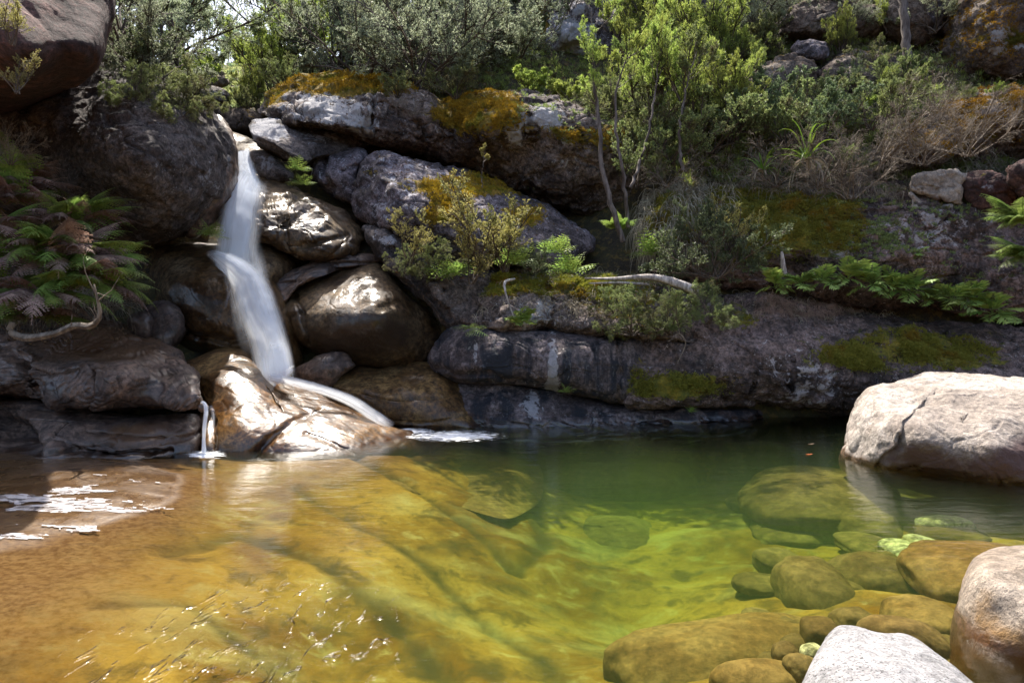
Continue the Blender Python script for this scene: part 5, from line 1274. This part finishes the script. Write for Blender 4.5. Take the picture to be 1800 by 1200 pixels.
# moss cushions as real tufts on the mossiest rocks
for k, n in (('long', 11000), ('lichen', 4000), ('mossledge', 5000), ('tier', 12000), ('orangebank', 6000), ('mossdome', 5000), ('cliff', 7000)):
    r = ROCKS[k]
    wgt = np.clip(r['mask'][:, 0] * 1.2 + (.45 if k in ('orangebank', 'mossdome') else 0) - .35, 0, 1) * r['front']
    wgt = wgt * np.clip(.8 + 2.2 * fbm(r['P'], 4.5, 3, 77), 0, 1) * np.clip(r['N'][:, 2] + .5, 0, 1)
    if wgt.sum() <= 0: continue
    g = rng(len(k)); i = g.choice(len(wgt), n, p=wgt / wgt.sum())
    o = tufts('moss', r['P'][i] - np.array(r['o'].location) + g.normal(0, .015, (n, 3)), r['N'][i], 90, 6, .042, .012, 'greenmoss' if k in ('tier', 'cliff', 'mossledge') else 'moss', .3, .7, parent=r['o'])

# ------------------------------------------------------------------ dead wood
def wood(pts, radii, label, name='log', seed=0, mat='wood', twigs=0, cat='log'):
    g = rng(seed)
    P = np.array([at(u, v, Y) for u, v, Y in pts]); c = P[0].copy()
    Q = spline(np.hstack([P - c, np.array(radii)[:, None]]), 40, False)
    C3, rr = Q[:, :3], np.clip(Q[:, 3], .003, 1)
    T = unit(np.gradient(C3, axis=0)); A = unit(np.cross(T, [0, 0, 1.])); B = np.cross(T, A)
    s = 12; th = np.arange(s) / s * 2 * math.pi
    w = 1 + .16 * g.normal(size=(1, s)) + .05 * g.normal(size=(40, s))
    V = C3[:, None] + (rr[:, None] * w)[..., None] * (A[:, None] * np.cos(th)[None, :, None] + B[:, None] * np.sin(th)[None, :, None])
    idx = np.arange(40 * s).reshape(40, s)
    Fq = [tuple(x) for x in np.stack([idx[:-1], np.roll(idx[:-1], -1, 1), np.roll(idx[1:], -1, 1), idx[1:]], -1).reshape(-1, 4)] + [tuple(idx[0][::-1]), tuple(idx[-1])]
    t = thing(name, label, cat, tuple(c))
    link('stem', mesh_np('stem', V.reshape(-1, 3), Fq), MAT[mat], t)
    if twigs:
        br = kids(g, C3[None], twigs, .5, 1., 50, 0, 6, .5, 0, 0, L=g.uniform(.15, .45, (1, twigs)))
        for b in br:
            link('twig', cat_mesh('twig', [tubes(b[None], .008, .002, 5)]), MAT[mat], t)
wood([(1028, 489, 10.55), (1080, 490, 10.35), (1130, 487, 10.2), (1170, 492, 10.15), (1226, 512, 10.1)], [.012, .025, .04, .06, .075], 'bleached grey log with a splintered end lying on the moss ledge', 'log', 1)
wood([(1035, 498, 10.5), (1090, 497, 10.3), (1140, 500, 10.2)], [.01, .02, .02], 'thin stick lying along the grey log', 'stick', 2, cat='stick')
wood([(22, 566, 7.7), (20, 585, 7.7), (48, 595, 7.65), (95, 588, 7.6), (130, 574, 7.6), (160, 574, 7.55), (176, 555, 7.5), (172, 530, 7.45), (165, 500, 7.4)], [.03, .033, .033, .03, .03, .028, .022, .014, .008], 'bent dead branch lying on the left ledge under the ferns', 'branch', 3, 'drytwig', 7, 'branch')
wood([(905, 490, 10.35), (888, 496, 10.2), (889, 515, 10.1), (897, 540, 10.1), (905, 562, 10.1)], [.014, .022, .014, .009, .005], 'curved pale root hanging down the moss ledge', 'root', 4, 'wood', 0, 'root')
wood([(1378, 482, 10.9), (1376, 465, 10.9), (1374, 442, 10.9)], [.045, .035, .02], 'short weathered stump at the left end of the fern row', 'stump', 5, 'wood', 0, 'stump')
wood([(1190, 640, 9.8), (1205, 600, 9.8), (1180, 575, 9.9)], [.004, .007, .005], 'thin bare vine looping down the wall', 'vine', 6, 'drytwig', 3, 'vine')

# ------------------------------------------------------------------ falling water
def veil_mat(name, dens, sx, edge=.18):
    N = NT(name)
    uv = N.n('UVMap', uv_map='UVMap').outputs[0]
    sp = N.n('SeparateXYZ', {0: uv})
    m = N.n('Mapping', {0: uv, 3: (sx, .55, 1)}).outputs[0]
    n = N.noise(m, 1.0, 5, .62, .15)
    m2 = N.n('Mapping', {0: uv, 3: (sx * 3.2, .9, 1)}).outputs[0]
    n2 = N.noise(m2, 1.0, 3, .6)
    x = sp.outputs[0]
    e = N.math('MULTIPLY', N.ss(x, 0, edge), N.ss(x, 1, 1 - edge))
    vcol = N.n('Attribute', attribute_name='fade').outputs['Fac']
    a = N.ss(N.math('ADD', n, N.math('MULTIPLY', N.math('SUBTRACT', n2, .5), .4)), .25, .8)
    a = N.math('MULTIPLY', N.math('ADD', N.math('MULTIPLY', a, .62), .38), dens)
    a = N.math('MULTIPLY', N.math('MULTIPLY', a, e), vcol, True)
    d = N.n('BsdfDiffuse', {'Color': (.9, .94, 1., 1), 'Roughness': .5})
    t = N.n('BsdfTranslucent', {'Color': (.95, .97, 1., 1)})
    mx = N.n('MixShader', {0: .5, 1: d.outputs[0], 2: t.outputs[0]})
    tr = N.n('BsdfTransparent')
    o = N.n('MixShader', {0: a, 1: tr.outputs[0], 2: mx.outputs[0]})
    N.t.links.new(o.outputs[0], N.out.inputs[0])
    return N.m
def foam_mat():
    N = NT('churned_foam')
    P = N.pos((2.2, 5, 1))
    f = N.n('Attribute', attribute_name='fade').outputs['Fac']
    n = N.noise(P, 3.2, 6, .7, .6)
    a = N.ss(N.math('ADD', f, N.math('MULTIPLY', N.math('SUBTRACT', n, .5), 2.6)), .3, .8)
    d = N.n('BsdfDiffuse', {'Color': (.9, .92, .95, 1)})
    tr = N.n('BsdfTransparent')
    a = N.math('MULTIPLY', a, .8)
    o = N.n('MixShader', {0: N.math('MULTIPLY', a, N.ss(f, 0., .35)), 1: tr.outputs[0], 2: d.outputs[0]})
    N.t.links.new(o.outputs[0], N.out.inputs[0])
    return N.m
VM = {'f': foam_mat(), 'a': veil_mat('falling_white_water', 1.5, 4.5, .28), 'b': veil_mat('thin_water_veil', .5, 5, .45), 'c': veil_mat('foaming_slide', 1.0, 5, .3)}

def veil(name, path, mat, parent, bulge=.12, seed=0, layers=2, fade=(.06, .1)):
    """path rows: u, v, Y, half width left px, half width right px"""
    q = spline(np.array(path, float), 70, False)
    nx = 26; xs = np.linspace(0, 1, nx)
    lenv = np.concatenate([[0], np.cumsum(np.hypot(np.diff(q[:, 0]), np.diff(q[:, 1])))]) / 100.
    tt = np.linspace(0, 1, 70)
    for L in range(layers):
        P = []
        for k in range(70):
            u, v, Y, wl, wr = q[k]
            du, dv = (q[min(69, k + 1)] - q[max(0, k - 1)])[:2]
            n = math.hypot(du, dv) + 1e-6; nxn, nyn = dv / n, -du / n      # across
            if nxn < 0: nxn, nyn = -nxn, -nyn
            s = (xs * (wl + wr) - wl) * (1 - .1 * L)
            uu = u + nxn * s; vv = v + nyn * s
            yy = Y - bulge * np.sin(xs * math.pi) * (1 - .35 * L) - .03 * L
            P.append(at(uu, vv, yy))
        P = np.array(P)
        P = P.reshape(-1, 3); ctr = P[0].copy()
        i = np.arange(70 * nx).reshape(70, nx)
        Fq = np.stack([i[:-1, :-1], i[1:, :-1], i[1:, 1:], i[:-1, 1:]], -1).reshape(-1, 4)
        Z = P + (fbm(P * np.array([1, 1, .25]), 9, 3, seed + L) * .015)[:, None] * np.array([0, 1, 0])
        base = np.array(parent.location)
        me = mesh_np(name, Z - base, Fq)
        uvl = me.uv_layers.new(name='UVMap')
        UV = np.stack([np.tile(xs, 70), np.repeat(lenv, nx) + seed * 3.7 + L * 1.9], -1)
        uvl.data.foreach_set('uv', UV[Fq.ravel()].astype(np.float32).ravel())
        fd = np.clip(tt / max(fade[0], 1e-3), 0, 1) * np.clip((1 - tt) / max(fade[1], 1e-3), 0, 1)
        at_ = me.attributes.new('fade', 'FLOAT', 'POINT'); at_.data.foreach_set('value', np.repeat(fd, nx).astype(np.float32))
        link(name, me, VM[mat], parent)
wf = thing('waterfall', 'silky white waterfall dropping in two steps between the boulders into the pool', 'waterfall', tuple(at(480, 700, 9.2)))
veil('upper_spout', [(426, 264, 13.1, 14, 16), (428, 275, 12.8, 15, 17), (432, 300, 12.3, 18, 20), (436, 318, 12.0, 24, 24), (434, 340, 11.7, 34, 30)], 'a', wf, .1, 1, 2, (.04, .15))
veil('upper_veil', [(452, 310, 12.0, 40, 24), (432, 332, 11.5, 34, 34), (420, 365, 11.2, 34, 38), (413, 400, 11.0, 34, 42), (406, 435, 10.9, 34, 46), (402, 470, 10.85, 30, 46), (410, 505, 10.6, 26, 46), (420, 530, 10.4, 20, 40)], 'a', wf, .15, 2, 2, (.12, .2))
veil('side_veil', [(462, 318, 11.8, 20, 12), (460, 335, 11.35, 22, 14), (455, 370, 11.05, 22, 14), (450, 410, 10.9, 20, 12), (446, 450, 10.8, 20, 12), (450, 490, 10.7, 20, 14)], 'b', wf, .1, 3, 1, (.1, .25))
veil('lower_veil', [(362, 446, 10.6, 4, 10), (392, 460, 10.3, 14, 22), (430, 486, 10.1, 36, 30), (452, 515, 9.95, 50, 30), (468, 550, 9.8, 52, 28), (478, 590, 9.7, 46, 30), (484, 630, 9.65, 44, 34), (488, 668, 9.6, 40, 34)], 'a', wf, .16, 4, 2, (.22, .05))
veil('bridging_veil', [(430, 425, 10.75, 22, 30), (440, 455, 10.5, 24, 30), (452, 490, 10.15, 26, 26), (465, 530, 9.95, 26, 22), (475, 570, 9.85, 24, 20)], 'b', wf, .08, 12, 2, (.35, .35))
veil('thin_veil', [(400, 470, 10.3, 16, 14), (415, 510, 10.15, 22, 14), (425, 550, 10.05, 22, 16), (432, 590, 9.95, 20, 18), (440, 625, 9.85, 16, 18)], 'b', wf, .05, 5, 1, (.15, .35))
veil('foot_curtain', [(480, 600, 9.62, 30, 30), (484, 630, 9.58, 34, 32), (488, 655, 9.52, 34, 34), (498, 668, 9.45, 30, 32)], 'a', wf, .1, 6, 1, (.3, .05))
veil('slide', [(470, 662, 9.42, 8, 10), (520, 672, 9.3, 10, 10), (575, 688, 9.25, 10, 11), (620, 708, 9.28, 10, 14), (655, 730, 9.28, 12, 14), (690, 752, 9.2, 10, 12)], 'c', wf, .03, 7, 2, (.05, .1))
for (cx, cy, rx_, ry_, sd_) in ((800, 766, 105, 12, 1), (362, 799, 44, 9, 2), (720, 758, 50, 8, 3)):
    pts = [(cx + rx_ * 1.0 * math.cos(a), cy + ry_ * math.sin(a)) for a in np.linspace(0, 2 * math.pi, 40, endpoint=False)]
    g = rng(sd_); V = [on_z(cx, cy, .02)]; fd = [1.]
    rings = 8
    for r_ in range(1, rings + 1):
        for (x, y) in pts:
            f = r_ / rings
            p = on_z(cx + (x - cx) * f, cy + (y - cy) * f, .006 + .02 * (1 - f)); V.append(p); fd.append(max(0, 1 - f) ** .7)
    V = np.array(V); n = 40; Fq = [(0, 1 + k, 1 + (k + 1) % n) for k in range(n)]
    for r_ in range(rings - 1):
        for k in range(n):
            a = 1 + r_ * n; b = a + n
            Fq.append((a + k, b + k, b + (k + 1) % n, a + (k + 1) % n))
    me = mesh_np('foam', V - np.array(wf.location), Fq)
    uvl = me.uv_layers.new(name='UVMap')
    fl = np.array([i for f in Fq for i in f]); UV = np.stack([.5 + .0 * V[:, 0], V[:, 0] * 1.2 + V[:, 1] * .0], -1)
    UV[:, 0] = .5 + (V[:, 1] - V[:, 1].mean()) * .18
    uvl.data.foreach_set('uv', UV[fl].astype(np.float32).ravel())
    at_ = me.attributes.new('fade', 'FLOAT', 'POINT'); at_.data.foreach_set('value', np.array(fd, dtype=np.float32))
    link('foam', me, VM['f'], wf if sd_ == 1 else wf)
tk = thing('side_trickle', 'small white trickle falling beside the left ledge into the pool', 'waterfall', tuple(at(358, 795, 7.95)))
veil('trickle', [(352, 706, 8.05, 2, 2), (359, 709, 7.98, 4, 4), (362, 722, 7.93, 5, 5), (359, 745, 7.9, 4, 5), (358, 770, 7.9, 4, 4), (358, 797, 7.9, 5, 6)], 'a', tk, .03, 9, 2, (.05, .03))
veil('thin_trickle', [(368, 712, 8.0, 4, 5), (374, 725, 7.97, 5, 5), (374, 750, 7.95, 5, 5), (372, 775, 7.93, 5, 5)], 'b', tk, .02, 10, 1, (.1, .3))

# thin white film that paints the bright sky glare on the wet shelf
def painted_glare():
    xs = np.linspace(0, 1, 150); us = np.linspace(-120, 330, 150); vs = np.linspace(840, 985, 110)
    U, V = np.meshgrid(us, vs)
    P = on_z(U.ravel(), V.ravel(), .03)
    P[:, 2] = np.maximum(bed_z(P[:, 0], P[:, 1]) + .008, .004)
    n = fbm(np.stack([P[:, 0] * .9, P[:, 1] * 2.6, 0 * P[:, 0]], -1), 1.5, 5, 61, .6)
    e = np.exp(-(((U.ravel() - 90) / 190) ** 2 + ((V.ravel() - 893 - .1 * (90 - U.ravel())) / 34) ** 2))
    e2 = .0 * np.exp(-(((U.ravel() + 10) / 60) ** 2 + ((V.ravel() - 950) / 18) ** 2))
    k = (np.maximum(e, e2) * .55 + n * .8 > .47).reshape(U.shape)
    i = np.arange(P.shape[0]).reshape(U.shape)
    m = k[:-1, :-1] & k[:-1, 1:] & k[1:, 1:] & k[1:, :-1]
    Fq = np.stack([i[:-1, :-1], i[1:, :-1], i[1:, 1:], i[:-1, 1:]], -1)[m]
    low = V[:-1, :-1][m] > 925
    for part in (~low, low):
        if part.sum() > 3: glare_piece(P, Fq[part])
def glare_piece(P, Fq):
    used = np.unique(Fq); mp = np.zeros(len(P), int); mp[used] = np.arange(len(used))
    N = NT('painted_glare_film')
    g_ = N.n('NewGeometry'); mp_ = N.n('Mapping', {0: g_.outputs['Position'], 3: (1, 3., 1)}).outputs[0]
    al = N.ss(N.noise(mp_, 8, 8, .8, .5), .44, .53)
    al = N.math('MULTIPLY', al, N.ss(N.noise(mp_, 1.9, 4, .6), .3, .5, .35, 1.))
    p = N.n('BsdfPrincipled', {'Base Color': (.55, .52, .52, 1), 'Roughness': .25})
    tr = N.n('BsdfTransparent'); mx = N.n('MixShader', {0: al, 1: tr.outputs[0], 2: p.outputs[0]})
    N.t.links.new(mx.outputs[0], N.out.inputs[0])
    link('painted_glare', mesh_np('painted_glare', P[used], mp[Fq]), N.m, label='flat white film painting the sky glare over the shallow brown shelf at the left edge' if P[used][:, 1].max() > 5.4 else 'smaller flake of painted sky glare at the left edge nearer the bottom', category='foam')
painted_glare()

# a few fallen leaves floating on the pool
for u_, v_, lab in ((1424, 780, 'tiny pale leaf floating on the dark water near the far wall'), (1421, 798, 'tiny red leaf floating on the dark water left of the huge pale boulder'), (62, 834, 'small orange leaf stranded on the wet shelf under the left ledge')):
    c_ = on_z(u_, v_, .07 if u_ < 100 else .006)
    a_ = np.linspace(0, 2 * math.pi, 12, endpoint=False)
    V_ = np.stack([.045 * np.cos(a_) * (1 + .15 * np.cos(a_)), .02 * np.sin(a_), .008 * np.cos(a_) ** 2], -1); V_ = np.vstack([[0, 0, -.002], V_])
    link('fallen_leaf', mesh_np('fallen_leaf', V_, [(0, 1 + k, 1 + (k + 1) % 12) for k in range(12)]), MAT['litter'] if v_ != 798 else leaf_mat('red_leaf', (.35, .06, .02), (.4, .08, .03)), None, tuple(c_), label=lab, category='leaf')
